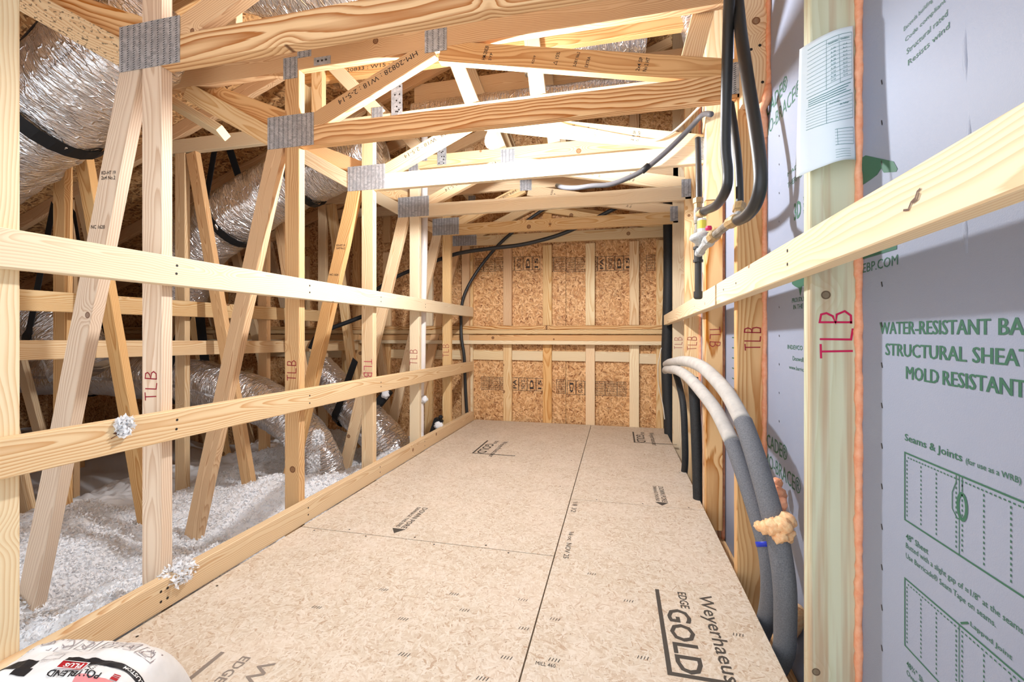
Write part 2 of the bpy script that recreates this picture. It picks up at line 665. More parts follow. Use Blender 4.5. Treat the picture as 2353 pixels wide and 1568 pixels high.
def outline(x0, y0, x1, y1, w):
    return stroke([(x0, y0), (x1, y0), (x1, y1), (x0, y1), (x0, y0)], w)


def plane_map(origin, xd, yd, lift=0.0006):
    o, a, b = Vector(origin), Vector(xd).normalized(), Vector(yd).normalized()
    n = a.cross(b)

    def f(u, v, extra=0.0):
        return o + a * u + b * v + n * (lift + extra)
    f.flat = True
    return f


def prnt(name, geos, fmap, mat, parent):
    V, F = join_geo(geos)
    if not F:
        return None
    pts = []
    for i, (gv, gf) in enumerate(geos):      # each mark a hair above the one before, as ink over ink
        pts += [fmap(v[0], v[1], 6e-6 * (i % 40)) for v in gv]
    return link(name, mesh(name, pts, F), mat, parent, Matrix.Identity(4))


TLB = [  # handwriting, unit-height letters
    [(0.0, 0.98), (0.62, 1.0)], [(0.30, 0.98), (0.33, 0.0)],
    [(0.85, 1.0), (0.86, 0.03), (1.32, 0.0)],
    [(1.58, 0.0), (1.60, 1.0), (1.95, 0.96), (2.02, 0.78), (1.92, 0.58), (1.62, 0.52), (2.0, 0.46), (2.1, 0.24), (1.95, 0.03), (1.56, 0.0)]]


def handwriting(name, strokes, origin, xd, yd, size, w, mat, parent, jit=0.03, sx=1.0):
    r = random.Random(hash(tuple(round(c, 3) for c in origin)) & 0xffff)
    geos = []
    for s in strokes:
        geos.append(stroke([((a * sx + r.uniform(-jit, jit)) * size, (b + r.uniform(-jit, jit)) * size) for a, b in s], w))
    return prnt(name, geos, plane_map(origin, xd, yd, 0.0008), mat, parent)


# ---- toothed nail plates
_plate_cache = {}


def nail_plate(parent, x0, x1, z0, z1, yface, rot=0.0, name='nail_plate', cols=None):
    w, h = x1 - x0, z1 - z0
    key = (round(w, 3), round(h, 3))
    if key not in _plate_cache:
        v, f = box_geo((0, 0, 0), (w, 0.0016, h))
        pm = mesh('nail_plate', v, f)
        pm.materials.append(MATS['galvanised'])
        nc = max(2, int(round(w / 0.0235)))
        nr = max(2, int(round(h / 0.0072)))
        dk, tt = [], []
        for c in range(nc):
            cx = -w / 2 + (c + 0.5) * w / nc
            for r in range(nr):
                cz = -h / 2 + (r + 0.5) * h / nr + (0.0012 if c % 2 else -0.0012)
                dk.append(box_geo((cx, -0.0009, cz), (0.0085, 0.0004, 0.0034)))
                tt.append(box_geo((cx - 0.0025, -0.0012, cz + 0.0012), (0.0032, 0.0010, 0.0012)))
                tt.append(box_geo((cx + 0.0030, -0.0012, cz - 0.0012), (0.0028, 0.0010, 0.0010)))
        v, f = join_geo(dk)
        dm = mesh('slot_rows', v, f)
        dm.materials.append(MATS['slot_dark'])
        v, f = join_geo(tt)
        tm = mesh('tooth_rows', v, f)
        tm.materials.append(MATS['tooth_metal'])
        _plate_cache[key] = (pm, dm, tm)
    pm, dm, tm = _plate_cache[key]
    mt = Matrix.Translation(((x0 + x1) / 2, yface - 0.0011, (z0 + z1) / 2)) @ Matrix.Rotation(rot, 4, 'Y')
    o = link(name, pm, None, parent, mt)
    for nm, me in (('slot_rows', dm), ('tooth_rows', tm)):
        s = bpy.data.objects.new(nm, me)
        C.objects.link(s)
        s.parent = o
        s['kind'] = 'stuff'
    return o


def nails(parent, pts, n, r=0.0032, name='nail_heads'):
    """small nail heads on a face: pts world points, n the face's normal"""
    n = Vector(n).normalized()
    a = n.orthogonal().normalized()
    b = n.cross(a)
    geos = []
    for p in pts:
        p = Vector(p) + n * 0.0006
        V = [p + (a * math.cos(t * math.pi / 4) + b * math.sin(t * math.pi / 4)) * r for t in range(8)]
        geos.append(([tuple(v) for v in V], [tuple(range(8))]))
    V, F = join_geo(geos)
    return link(name, mesh(name, V, F), 'nail_dark', parent, Matrix.Identity(4))

# ================================================================== THE SETTING
TY = [1.08 + 0.6096 * n for n in range(6)]      # front faces of the trusses
XL, XR, XS = -1.362, 0.405, 0.497                # left post face, stud face, sheathing face
GY = 4.05                                        # front of the gable framing

# ---- deck of strand board sheets
floor = empty('floor', (0, 0, 0))
tag(floor, 'strand board deck of the attic walkway', None, None, 'structure')


def sheet(name, parent, x0, x1, y0, y1, z0, z1, mat):
    me = mesh(name, *box_geo((0, 0, 0), (x1 - x0, y1 - y0, z1 - z0)))
    return link(name, me, mat, parent, Matrix.Translation(((x0 + x1) / 2, (y0 + y1) / 2, (z0 + z1) / 2)))


G = 0.0022
JX = -0.228
sheets = {}
for nm, x0, x1, y0, y1 in (('a', -1.317, JX - G, -0.79, 1.648 - G), ('b', -1.317, JX - G, 1.648 + G, 4.045),
                           ('c', JX + G, 0.398, -0.2, 2.231 - G), ('d', JX + G, 0.398, 2.231 + G, 4.045),
                           ('e', JX + G, 0.398, -0.79, -0.2 - 2 * G)):
    sheets[nm] = sheet('osb_sheet', floor, x0, x1, y0, y1, -0.018, 0.0, 'osb_floor')
sub = link('joist_bed', mesh('joist_bed', *box_geo((-0.46, 1.6, -0.06), (1.66, 4.8, 0.078))), 'dark_void', floor)

FX, FY = (0, -1, 0), (1, 0, 0)        # deck print reads towards the camera end, tops of letters to the right


def gold_print(parent, x, ytop, k=1.0, ink='floor_ink'):
    geos = []
    geos.append(stroke([(0.0, 0.0), (0.365 * k, 0.0), (0.365 * k, 0.30 * k)], 0.012 * k))
    geos.append(fit_text('EDGE', 0.0, 0.062 * k, 0.085 * k, 0.026 * k, 0.012))
    geos.append(fit_text('GOLD', 0.095 * k, 0.018 * k, 0.262 * k, 0.066 * k, 0.018))
    geos.append(fit_text('Weyerhaeuser', 0.0, 0.112 * k, 0.43 * k, 0.052 * k, 0.006))
    prnt('brand_print', geos, plane_map((x, ytop, 0.0), FX, FY), ink, parent)


gold_print(sheets['c'], 0.125, 1.512)
gold_print(sheets['b'], -0.968, 3.285)
gold_print(sheets['d'], 0.128, 3.850)
gold_print(sheets['a'], -1.0, 0.955, 1.0, 'floor_ink_faint')


def pore_print(parent, x, ytop):
    geos = [fit_text('DOWN PORE', 0.0, 0.028, 0.225, 0.026, 0.012), fit_text('DRAINAGE THIS END', 0.0, 0.0, 0.22, 0.018, 0.006)]
    geos.append(([(0.232, -0.006), (0.275, 0.024), (0.232, 0.056)], [(0, 1, 2)]))
    prnt('arrow_print', geos, plane_map((x, ytop, 0.0), FX, FY), 'floor_ink', parent)


pore_print(sheets['b'], -0.925, 1.958)
pore_print(sheets['d'], 0.186, 2.52)
# small staple and stamp marks along the long joint and the edges
marks = []
for (x, y) in ((-0.30, 1.35), (-0.27, 1.22), (-0.29, 1.10), (-0.46, 1.26), (-0.33, 1.02), (-0.52, 1.33), (-0.62, 1.18), (-0.55, 1.05), (-0.9, 1.17), (-0.75, 1.3)):
    for k in range(4):
        marks.append(stroke([(x + k * 0.008, y), (x + k * 0.008 + 0.004, y + 0.012)], 0.0018))
prnt('staple_marks', marks, plane_map((0, 0, 0), (1, 0, 0), (0, 1, 0)), 'floor_ink', sheets['a'])
marks = []
for (x, y) in ((-0.19, 1.28), (-0.17, 1.12), (0.05, 1.18), (-0.1, 1.55), (0.02, 1.42), (0.31, 1.33)):
    for k in range(4):
        marks.append(stroke([(x + k * 0.008, y), (x + k * 0.008 + 0.004, y + 0.012)], 0.0018))
g18 = put(fit_text('16 oc  NOV 25', 0, 0, 0.22, 0.02), -0.195, 1.86, rot=-math.pi / 2)
marks.append(g18)
marks.append(put(fit_text('18 32', 0, 0, 0.12, 0.022), -0.21, 2.19, rot=-math.pi / 2))
marks.append(put(fit_text('MILL 460', 0, 0, 0.05, 0.012), -0.20, 1.10))
prnt('staple_marks', marks, plane_map((0, 0, 0), (1, 0, 0), (0, 1, 0)), 'floor_ink', sheets['c'])
for nm, pts in (('a', [(-1.30 + 0.06, 1.63), (-1.0, 1.632), (-0.7, 1.63), (-0.4, 1.632), (-1.28, 1.2), (-1.28, 0.95)]),
                ('b', [(-1.1, 1.67), (-0.8, 1.668), (-0.5, 1.67), (-1.28, 2.2), (-1.28, 2.6), (-1.27, 3.1), (-0.3, 2.4), (-0.29, 2.9)]),
                ('d', [(-0.1, 2.25), (0.12, 2.25), (0.33, 2.25), (0.36, 2.8), (0.35, 3.3)])):
    nails(sheets[nm], [(x, y, 0) for x, y in pts], (0, 0, 1), 0.004)

# unseen sheets added under fibre and deck, stop world light leaking up
for (x0, x1) in ((-7.3, -4.9), (-4.898, -2.5), (-2.498, 0.6)):
    sheet('base_light_block', floor, x0, x1, -0.5, 4.1, -0.56, -0.545, 'bag_white')

# ---- right wall: studs, grey sheathing, beads of sealant
wall_r = empty('wall_right', (XS, 1.6, 0))
tag(wall_r, 'stud wall with grey printed sheathing along the walkway', None, None, 'structure')
sh1 = sheet('sheathing_sheet', wall_r, XS, XS + 0.006, -0.45, 1.118, -0.25, 3.3, 'grey_sheathing')
sh2 = sheet('sheathing_sheet', wall_r, XS, XS + 0.006, 1.121, 2.335, -0.25, 3.3, 'grey_sheathing')
sh3 = sheet('sheathing_sheet', wall_r, XS, XS + 0.006, 2.338, 4.13, -0.25, 3.3, 'grey_sheathing')
board('bottom_plate', (XR + 0.047, -0.45, -0.17), (XR + 0.047, 4.05, -0.17), 'pine_orange', wall_r, (1, 0, 0))
stud_mats = ['treated_pine', 'pine_orange', 'pine_red', 'pine', 'pine_pale', 'pine']
studs = []
for n in range(6):
    y = TY[n] + 0.019
    o = board('stud', (XR + 0.0445, y, -0.15), (XR + 0.0445, y, 3.2), stud_mats[n], wall_r, (1, 0, 0))
    studs.append(o)
for yy in (0.47, -0.14):
    board('stud', (XR + 0.0445, yy + 0.019, -0.15), (XR + 0.0445, yy + 0.019, 3.2), 'pine', wall_r, (1, 0, 0))
# short packing studs fixed to the near faces
board('packer_stud', (XR + 0.052, TY[1] - 0.020, 1.608), (XR + 0.052, TY[1] - 0.020, 3.2), 'pine', wall_r, (1, 0, 0))
board('packer_stud', (XR + 0.040, TY[2] - 0.020, 1.46), (XR + 0.040, TY[2] - 0.020, 3.1), 'pine_pale', wall_r, (1, 0, 0), W=0.075)
board('packer_stud', (XR + 0.040, TY[2] - 0.020, -0.1), (XR + 0.040, TY[2] - 0.020, 1.455), 'pine_red', wall_r, (1, 0, 0), W=0.075)
nails(studs[1], [(XR + 0.03, TY[1] - 0.040, 1.66), (XR + 0.07, TY[1] - 0.040, 1.675), (XR + 0.035, TY[1] - 0.040, 1.79), (XR + 0.062, TY[1] - 0.040, 1.80)], (0, -1, 0), 0.005)


def bead(y, z0, z1, r0=0.010, side=-1):
    pts, rr = [], []
    n = int((z1 - z0) / 0.012)
    rd = random.Random(int(y * 1000))
    for i in range(n + 1):
        t = i / n
        pts.append((XS - 0.004 + rd.uniform(-0.0012, 0.0012), y + rd.uniform(-0.001, 0.001), z0 + (z1 - z0) * t))
        rr.append(r0 * (1 + 0.16 * math.sin(t * n * 0.55 + rd.uniform(-0.6, 0.6)) + rd.uniform(-0.08, 0.08)))
    o = tube('sealant_bead', pts, rr, 'orange_foam', wall_r, seg=10, sub=1)
    return o


for n, r in ((0, 0.0078), (1, 0.0088), (2, 0.009), (3, 0.009), (4, 0.009)):
    bead(TY[n] - 0.005 - (0.03 if n == 9 else 0), -0.15, 1.58 if n == 1 else 3.0, r)
bead(TY[1] - 0.045, 1.63, 3.0, 0.008)
# blob of foam where the bead turns under the short stud
rdm = random.Random(3)
tube('sealant_bead', [(XS - 0.004, TY[1] - 0.045, 1.66), (XS - 0.012, TY[1] - 0.048, 1.615), (XS - 0.022, TY[1] - 0.035, 1.585), (XS - 0.016, TY[1] - 0.02, 1.55), (XS - 0.004, TY[1] - 0.008, 1.50)],
     [0.011, 0.017, 0.013, 0.018, 0.012], 'orange_foam', wall_r, seg=12, sub=5)

SXD, SYD = (0, -1, 0), (0, 0, 1)


def sh_print(name, geos, parent, y0=0.0, z0=0.0, mat='green_ink'):
    """print on the sheathing: u runs towards the camera from Y = y0, v is height above z0"""
    return prnt(name, geos, plane_map((XS, y0, z0), SXD, SYD, 0.0006), mat, parent)


def sheath_set(parent, y, full=True):
    g = []
    for (t, u, z, w) in (('WATER-RESISTANT', 0.0, 0.831, 0.263), ('BARRIER', 0.277, 0.831, 0.125), ('STRUCTURAL', 0.019, 0.791, 0.201), ('SHEATHING', 0.232, 0.791, 0.175), ('MOLD', 0.081, 0.752, 0.081), ('RESISTANT', 0.172, 0.752, 0.146)):
        for k in range(3):      # heavy strokes
            g.append(fit_text(t, u + 0.0010 * k, z, w, 0.0225, 0.0))
    g.append(fit_text('Seams & Joints', 0.078, 0.639, 0.135, 0.016, 0.012))
    g.append(fit_text('(for use as a WRB)', 0.220, 0.640, 0.092, 0.011, 0.008))
    for (zt, zb, lap) in ((0.621, 0.502, False), (0.398, 0.279, True)):
        x0, xm, x1 = 0.078, 0.207, 0.345
        g.append(outline(x0, zb, x1, zt, 0.0028))
        for k, xx in enumerate((x0 + 0.006, x0 + 0.043, x0 + 0.080, xm - 0.006, xm + 0.006, xm + 0.046, xm + 0.090, x1 - 0.006)):
            n = 14
            for i in range(n):
                za = zb + 0.008 + (zt - zb - 0.016) * i / n
                g.append(rect(xx - 0.0011, za, xx + 0.0011, za + 0.0036))
        for i in range(34):
            xa = x0 + 0.008 + (x1 - x0 - 0.016) * i / 34
            g.append(rect(xa, zt - 0.008, xa + 0.0036, zt - 0.0058))
        g.append(stroke([(xm, zb), (xm, zt)], 0.0014))
        if not lap:
            ring = [(xm + 0.006 + 0.0085 * math.cos(t * math.pi / 10), zt - 0.045 + 0.019 * math.sin(t * math.pi / 10)) for t in range(21)]
            g.append(stroke(ring, 0.0055))
            g.append(stroke([(xm - 0.006, zt), (xm - 0.006, zt - 0.012), (xm - 0.014, zt - 0.03), (xm - 0.014, zt - 0.055), (xm - 0.004, zt - 0.066), (xm + 0.004, zt - 0.064)], 0.0016))
            g.append(stroke([(xm + 0.006, zt), (xm + 0.006, zt - 0.022)], 0.0016))
        else:
            g.append(fit_text('Lapped Joint', xm + 0.022, zt + 0.010, 0.07, 0.009, 0.008))
            g.append(stroke([(xm + 0.018, zt + 0.014), (xm + 0.003, zt + 0.004)], 0.003))
    g.append(fit_text('48" Sheet', 0.081, 0.469, 0.058, 0.011, 0.008))
    g.append(fit_text('Butted with a slight gap of \u22481/8" at the seams.', 0.081, 0.451, 0.236, 0.0125, 0.004))
    g.append(fit_text('Use Barricade\u00ae Seam Tape on seams.', 0.081, 0.433, 0.192, 0.0125, 0.004))
    g.append(fit_text('48\u00be" Sheet', 0.083, 0.246, 0.062, 0.011, 0.008))
    g.append(fit_text('Overlap the edges at the seams.', 0.083, 0.228, 0.16, 0.0125, 0.004))
    sh_print('instruction_print', g, parent, y, 0.0)


sheath_set(sh1, 1.007)
g = [fit_text('BARRICADEBP.COM', -0.155, 0.9575, 0.263, 0.019, 0.0)]
g.append(([(-0.30, 1.20), (-0.05, 1.20), (0.0, 1.198), (0.095, 1.150), (0.107, 1.132), (0.103, 1.128), (0.064, 1.140), (0.055, 1.152), (0.042, 1.144), (0.02, 1.142), (-0.3, 1.13)], [tuple(range(10, -1, -1))]))
g.append(rect(-0.30, 0.986, 0.105, 1.004))
for i in range(16):
    g.append(rect(0.13 + i * 0.02, 1.004, 0.14 + i * 0.02, 1.007))
g.append(fit_text('BARRICADE\u00ae', 0.12, 1.43, 0.30, 0.06, 0.012))
for i, t in enumerate(('Exceeds building code', 'Code compliant', 'Structural rated', 'Resists wind')):
    g.append(fit_text(t, 0.125 + i * 0.004, 1.368 - i * 0.022, 0.10, 0.010, 0.0))
sh_print('logo_print', g, sh1, 1.057, 0.0)


def logo(parent, y, z, k=1.0):
    """two-line logo: first line ends above the second"""
    g = [fit_text('BARRICADE\u00ae', 0.0, 0.066 * k, 0.34 * k, 0.048 * k, 0.008), fit_text('THERMO-BRACE\u00ae', 0.0, 0.0, 0.44 * k, 0.047 * k, 0.0)]
    sh_print('logo_print', g, parent, y, z)


# prints in the second bay (between the second and the first stud)
logo(sh2, 1.83, 0.378)
logo(sh2, 1.83, 1.500)
g = [fit_text('INDEVCO Building', 0.0, 0.780, 0.20, 0.017, 0.01), fit_text('Doswell, VA', 0.04, 0.750, 0.12, 0.015, 0.004), fit_text('www.barricadebp.com', 0.012, 0.722, 0.20, 0.015, 0.0)]
g.append(fit_text('PROUDLY MADE', 0.035, 0.920, 0.15, 0.013, 0.01))
g.append(fit_text('IN THE U.S.A.', 0.045, 0.900, 0.13, 0.013, 0.006))
g.append(([(0.03, 1.02), (0.17, 1.015), (0.165, 0.975), (0.15, 0.962), (0.13, 0.958), (0.11, 0.962), (0.095, 0.935), (0.085, 0.958), (0.06, 0.965), (0.035, 0.975)], [tuple(range(9, -1, -1))]))
g.append(fit_text('3D', 0.05, 1.155, 0.05, 0.05, 0.02))
for i in range(3):
    g.append(fit_text('TYPE IV STRUCTURAL', 0.115, 1.195 - i * 0.018, 0.12, 0.010))
g.append(fit_text('MADE IN U', 0.0, 1.30, 0.18, 0.012))
g.append(fit_text('THERMO-BRACE', 0.0, 1.265, 0.20, 0.016))
sh_print('maker_print', g, sh2, 1.488, 0.0)
g = []
for i in range(16):
    g.append(stroke([(0.0, 0.50 + i * 0.033), (0.20 - (i % 3) * 0.05, 0.50 + i * 0.033)], 0.004))
g.append(fit_text('BARRICADE', 0.0, 1.32, 0.3, 0.05))
g.append(fit_text('THERMO-BRACE', 0.0, 1.60, 0.34, 0.05))
sh_print('maker_print', g, sh3, 2.20 + 0.5, 0.0)
g = []
for i in range(9):
    g.append(stroke([(0.0, 0.45 + i * 0.045), (0.17 - (i % 3) * 0.04, 0.45 + i * 0.045)], 0.005))
sh_print('maker_print', g, sh2, 2.15, 0.0)
# staples down the sheet edges
stp = []
for i in range(15):
    z = 0.22 + i * 0.078
    stp.append(stroke([(0.002, z), (-0.001, z + 0.010)], 0.003))
sh_print('staples', stp, sh1, 1.0, 0.0, 'nail_dark')
stp = [stroke([(0.002, 0.1 + i * 0.09), (0.0, 0.106 + i * 0.09)], 0.004) for i in range(16)]
sh_print('staples', stp, sh2, 1.56, 0.0, 'nail_dark')

# vertical wrinkle in the facing of the near sheet
pts, rr = [], []
for i in range(30):
    z = 0.95 + i * 0.035
    pts.append((XS + 0.0065, 0.786 + 0.004 * math.sin(i * 0.9), z))
    rr.append(0.0075 + 0.0014 * math.sin(i * 1.7))
tube('facing_wrinkle', pts, rr, 'grey_sheathing', sh1, seg=8, sub=2)

# handwriting on the studs
hw_mats = ['magenta_marker', 'red_marker', 'red_marker', 'red_marker', 'red_marker']
for n, (x, z, s, w) in enumerate(((0.482, 0.780, 0.060, 0.0042), (0.480, 0.770, 0.050, 0.0036), (0.470, 0.760, 0.046, 0.003), (0.472, 0.720, 0.052, 0.003), (0.470, 0.705, 0.055, 0.003))):
    if n == 2:
        handwriting('marker_writing', TLB, (0.425, TY[2] - 0.039, 0.86), (0, 0, -1), (1, 0, 0), 0.045, 0.003, hw_mats[n], studs[n])
    else:
        handwriting('marker_writing', TLB, (x, TY[n], z), (0, 0, 1), (-1, 0, 0), s, w, hw_mats[n], studs[n], sx=0.78)

# ---- gable wall at the far end
wall_b = empty('wall_back', (-1.0, GY, 0))
tag(wall_b, 'strand board gable wall at the far end with flat studs', None, None, 'structure')
gs = []
for (x0, x1, z0, z1) in ((-7.2, -2.9, -0.6, 2.6), (-2.895, -0.46, -0.3, 0.835), (-0.457, 0.50, -0.3, 0.835), (-2.895, -0.46, 0.838, 2.2), (-0.457, 0.50, 0.838, 2.2), (-2.895, 0.50, 2.203, 3.3)):
    me = mesh('osb_sheet', *box_geo((0, 0, 0), (x1 - x0, z1 - z0, 0.011)))
    o = link('osb_sheet', me, 'osb_wall', wall_b, frame(((x0 + x1) / 2, GY + 0.044, (z0 + z1) / 2), (1, 0, 0), (0, 0, 1), (0, -1, 0)))
    gs.append(o)
gx = [-3.7, -3.2, -2.72, -2.25, -1.80, -1.385, -1.003, -0.626, -0.237, 0.145]
for i, x in enumerate(gx):
    for z0, z1 in ((-0.3, 0.745), (0.895, 1.632)):
        board('gable_stud', (x, GY + 0.019, z0), (x, GY + 0.019, z1), ('pine', 'pine_pale', 'pine', 'pine_orange')[(i + (z0 > 0)) % 4], wall_b, (1, 0, 0), W=0.082)
    board('gable_stud', (x, GY + 0.019, 1.73), (x, GY + 0.019, 3.1 + 0.364 * x), 'pine_orange', wall_b, (1, 0, 0), W=0.082)
board('gable_stud', (0.36, GY + 0.019, -0.3), (0.36, GY + 0.019, 1.632), 'pine', wall_b, (1, 0, 0), W=0.06)
# doubled horizontal chords and the flat block row
board('cross_beam', (-6.5, GY - 0.002, 0.874), (0.42, GY - 0.002, 0.874), 'pine_red', wall_b, (0, 1, 0), T=0.036, W=0.11)
board('cross_beam', (-6.5, GY - 0.026, 0.835), (0.42, GY - 0.026, 0.835), 'pine', wall_b, (0, 1, 0), T=0.038, W=0.089)
board('cross_beam', (-6.5, GY - 0.022, 0.783), (0.42, GY - 0.022, 0.783), 'pine_orange', wall_b, (0, 0, 1), T=0.038, W=0.058)
board('cross_beam', (-6.5, GY - 0.030, 0.738), (0.42, GY - 0.030, 0.738), 'pine_pale', wall_b, (0, 1, 0), T=0.034, W=0.089)
for i in range(len(gx) - 1):
    board('blocking', (gx[i] + 0.043, GY + 0.026, 0.615), (gx[i + 1] - 0.043, GY + 0.026, 0.612), 'pine_pale', wall_b, (0, 0, 1), T=0.03)
board('blocking', (0.19, GY + 0.026, 0.60), (0.40, GY + 0.026, 0.597), 'pine_pale', wall_b, (0, 0, 1), T=0.03)


def osb_stamp(x, z, w, h, parent, flip=True, n=5):
    """row of framed grade stamps, printed upside down on the sheet"""
    cells = [('APA', 0.13), ('RATED', 0.17), ('24/16', 0.17), ('PA', 0.12), ('NOV 25', 0.13), ('D', 0.13), ('15', 0.11)][:n]
    tot = sum(c[1] for c in cells) + 0.012 * (len(cells) - 1)
    f = plane_map((x + w, GY + 0.0385, z + h), (-1, 0, 0), (0, 0, -1)) if flip else plane_map((x, GY + 0.0385, z), (1, 0, 0), (0, 0, 1))
    u = 0.0
    for t, cw in cells:
        cw *= 1 / tot
        geos = [outline(u * w, 0, (u + cw) * w, h, 0.004)]
        if t in ('RATED', '24/16', 'APA'):
            for k in range(5):
                hh = h * 0.13
                geos.append(fit_text(('SHEATHING', 'EXPOSURE 1', 'SIZED FOR', 'THICKNESS', '7/16 CATEGORY')[k], u * w + 0.008, h * (0.08 + 0.18 * k), cw * w - 0.016, hh, 0.012))
        else:
            geos.append(put(fit_text(t, 0, 0, h * 0.72, cw * w * 0.5, 0.02), u * w + cw * w * 0.75, h * 0.14, rot=math.pi / 2))
        u += cw + 0.012 / tot
        prnt('grade_stamp', geos, f, 'black_ink', parent)


osb_stamp(-1.33, 1.415, 0.63, 0.125, gs[3], n=7, flip=False)
osb_stamp(-0.66, 1.395, 0.20, 0.128, gs[3], n=2, flip=False)
osb_stamp(-0.45, 1.385, 0.57, 0.128, gs[4], n=7, flip=False)
osb_stamp(0.25, 1.375, 0.07, 0.135, gs[4], n=1)
osb_stamp(-1.27, 0.285, 0.60, 0.118, gs[1], n=7, flip=False)
osb_stamp(-0.445, 0.262, 0.52, 0.125, gs[2], n=6)
osb_stamp(-0.545, 0.27, 0.08, 0.125, gs[1], n=1)

# ---- unseen boards added behind the camera to hold daylight back from the eaves
rear_screen = empty('rear_light_screen', (-4.0, -0.42, 0))
tag(rear_screen, 'unseen strand board screen added to keep daylight off the eaves space', None, None, 'structure')
for (x0, x1) in ((-7.2, -5.0), (-4.998, -3.78), (-3.778, -2.60)):
    me = mesh('osb_sheet', *box_geo((0, 0, 0), (x1 - x0, 3.4, 0.011)))
    link('osb_sheet', me, 'osb_wall', rear_screen, frame(((x0 + x1) / 2, -0.42, 1.1), (1, 0, 0), (0, 0, 1), (0, -1, 0)))
eaves_stop = empty('eaves_light_stop', (-6.95, 1.8, 0))  # added strip, closes the eaves gap where the bright world showed through
tag(eaves_stop, 'low strand board strip added to shut out daylight at the eaves', None, None, 'structure')
for (y0, y1) in ((-0.42, 0.80), (0.802, 2.02), (2.022, 3.24), (3.242, 4.1)):
    me = mesh('osb_sheet', *box_geo((0, 0, 0), (y1 - y0, 1.5, 0.011)))
    link('osb_sheet', me, 'osb_wall', eaves_stop, frame((-6.95, (y0 + y1) / 2, 0.15), (0, 1, 0), (0, 0, 1), (1, 0, 0)))
# unseen dark sheets added behind gable and roof deck keep daylight out of the joints
link('gable_light_block', mesh('gable_light_block', *box_geo((-3.3, GY + 0.056, 1.3), (8.0, 0.006, 4.2))), 'dark_void', wall_b)

# ---- roof: strand board on the slope of the top chords
roof = empty('roof', (-1.0, 1.6, 3))
tag(roof, 'strand board roof deck over the trusses', None, None, 'structure')
RS = 0.364
rx = Vector((1, 0, RS)).normalized()
rz = Vector((-RS, 0, 1)).normalized()
edges = [-7.0, -5.9, -4.75, -3.6, -2.45, -1.3, -0.15, 0.62]
ys = [-0.35, 1.24, 3.68, 4.12]
for i in range(len(edges) - 1):
    for j in range(len(ys) - 1):
        a, b = edges[i] + 0.002, edges[i + 1] - 0.002
        cx = (a + b) / 2
        L = (b - a) * math.sqrt(1 + RS * RS)
        me = mesh('roof_sheet', *box_geo((0, 0, 0), (L, ys[j + 1] - ys[j] - 0.004, 0.012)))
        o = link('roof_sheet', me, 'osb_roof', roof, frame((cx, (ys[j] + ys[j + 1]) / 2, 3.1 + RS * cx + 0.102), rx, (0, 1, 0), rz))
me = mesh('roof_light_block', *box_geo((0, 0, 0), (8.2, 4.5, 0.006)))  # added above the deck, out of sight, to block light through sheet gaps
link('roof_light_block', me, 'dark_void', roof, frame((-3.19, 1.885, 3.1 + RS * -3.19 + 0.115), rx, (0, 1, 0), rz))
# black print along the sheets between the trusses
for (x, y, rot) in ((-3.3, 3.0, 0), (-2.9, 2.55, 0), (-4.2, 2.3, 0)):
    V = [fit_text('ROOF 24/16', 0, 0, 0.35, 0.06, 0.02), outline(-0.02, -0.02, 0.4, 0.09, 0.008)]
    pm = plane_map(Vector((x, y, 3.1 + RS * x)) + rz * 0.093, (0, 1, 0), rx, 0.001)
    prnt('roof_stamp', V, pm, 'black_ink', roof)

# ================================================================== ROOF TRUSSES
ORD = ['cropped by the picture edge, nearest the grout bag', 'first with its big toothed plate in full view', 'second past the camera, over the near deck joint',
       'third, just behind the lit bulb', 'fourth, beside the white vent pipe', 'fifth, last before the gable wall', 'against the gable wall']
LAB = ['roof truss whose pale post rises at the picture edge above the grout bag',
       'nearest full roof truss, its dark grained chord crossing the top of the picture',
       'roof truss just in front of the lit bulb, its web stamped 20828',
       'roof truss just behind the lit bulb, its chord bleached by the light',
       'roof truss beside the white plastic vent pipe',
       'last free roof truss before the gable wall',
       'roof truss lying against the strand board gable wall']
V2X = [-2.80, -2.80, -2.795, -2.745, -2.673, -2.60, -2.56]
M_POST = ['pine_pale', 'pine_grey', 'pine_orange', 'pine', 'pine_pale', 'pine', 'pine_orange']
M_CH = ['pine', 'pine_red', 'pine_red', 'pine_pale', 'pine_pale', 'pine', 'pine_pale']
M_W1 = ['pine', 'pine_grey', 'pine_orange', 'pine_orange', 'pine', 'pine', 'pine_orange']
M_W2 = ['pine', 'pine_specked', 'pine', 'pine_pale', 'pine_pale', 'pine', 'pine']
M_W4 = ['pine', 'pine_orange', 'pine_orange', 'pine', 'pine', 'pine', 'pine']
M_D = ['pine', 'pine_orange', 'pine_orange', 'pine_pale', 'pine_pale', 'pine', 'pine']
truss_post = {}


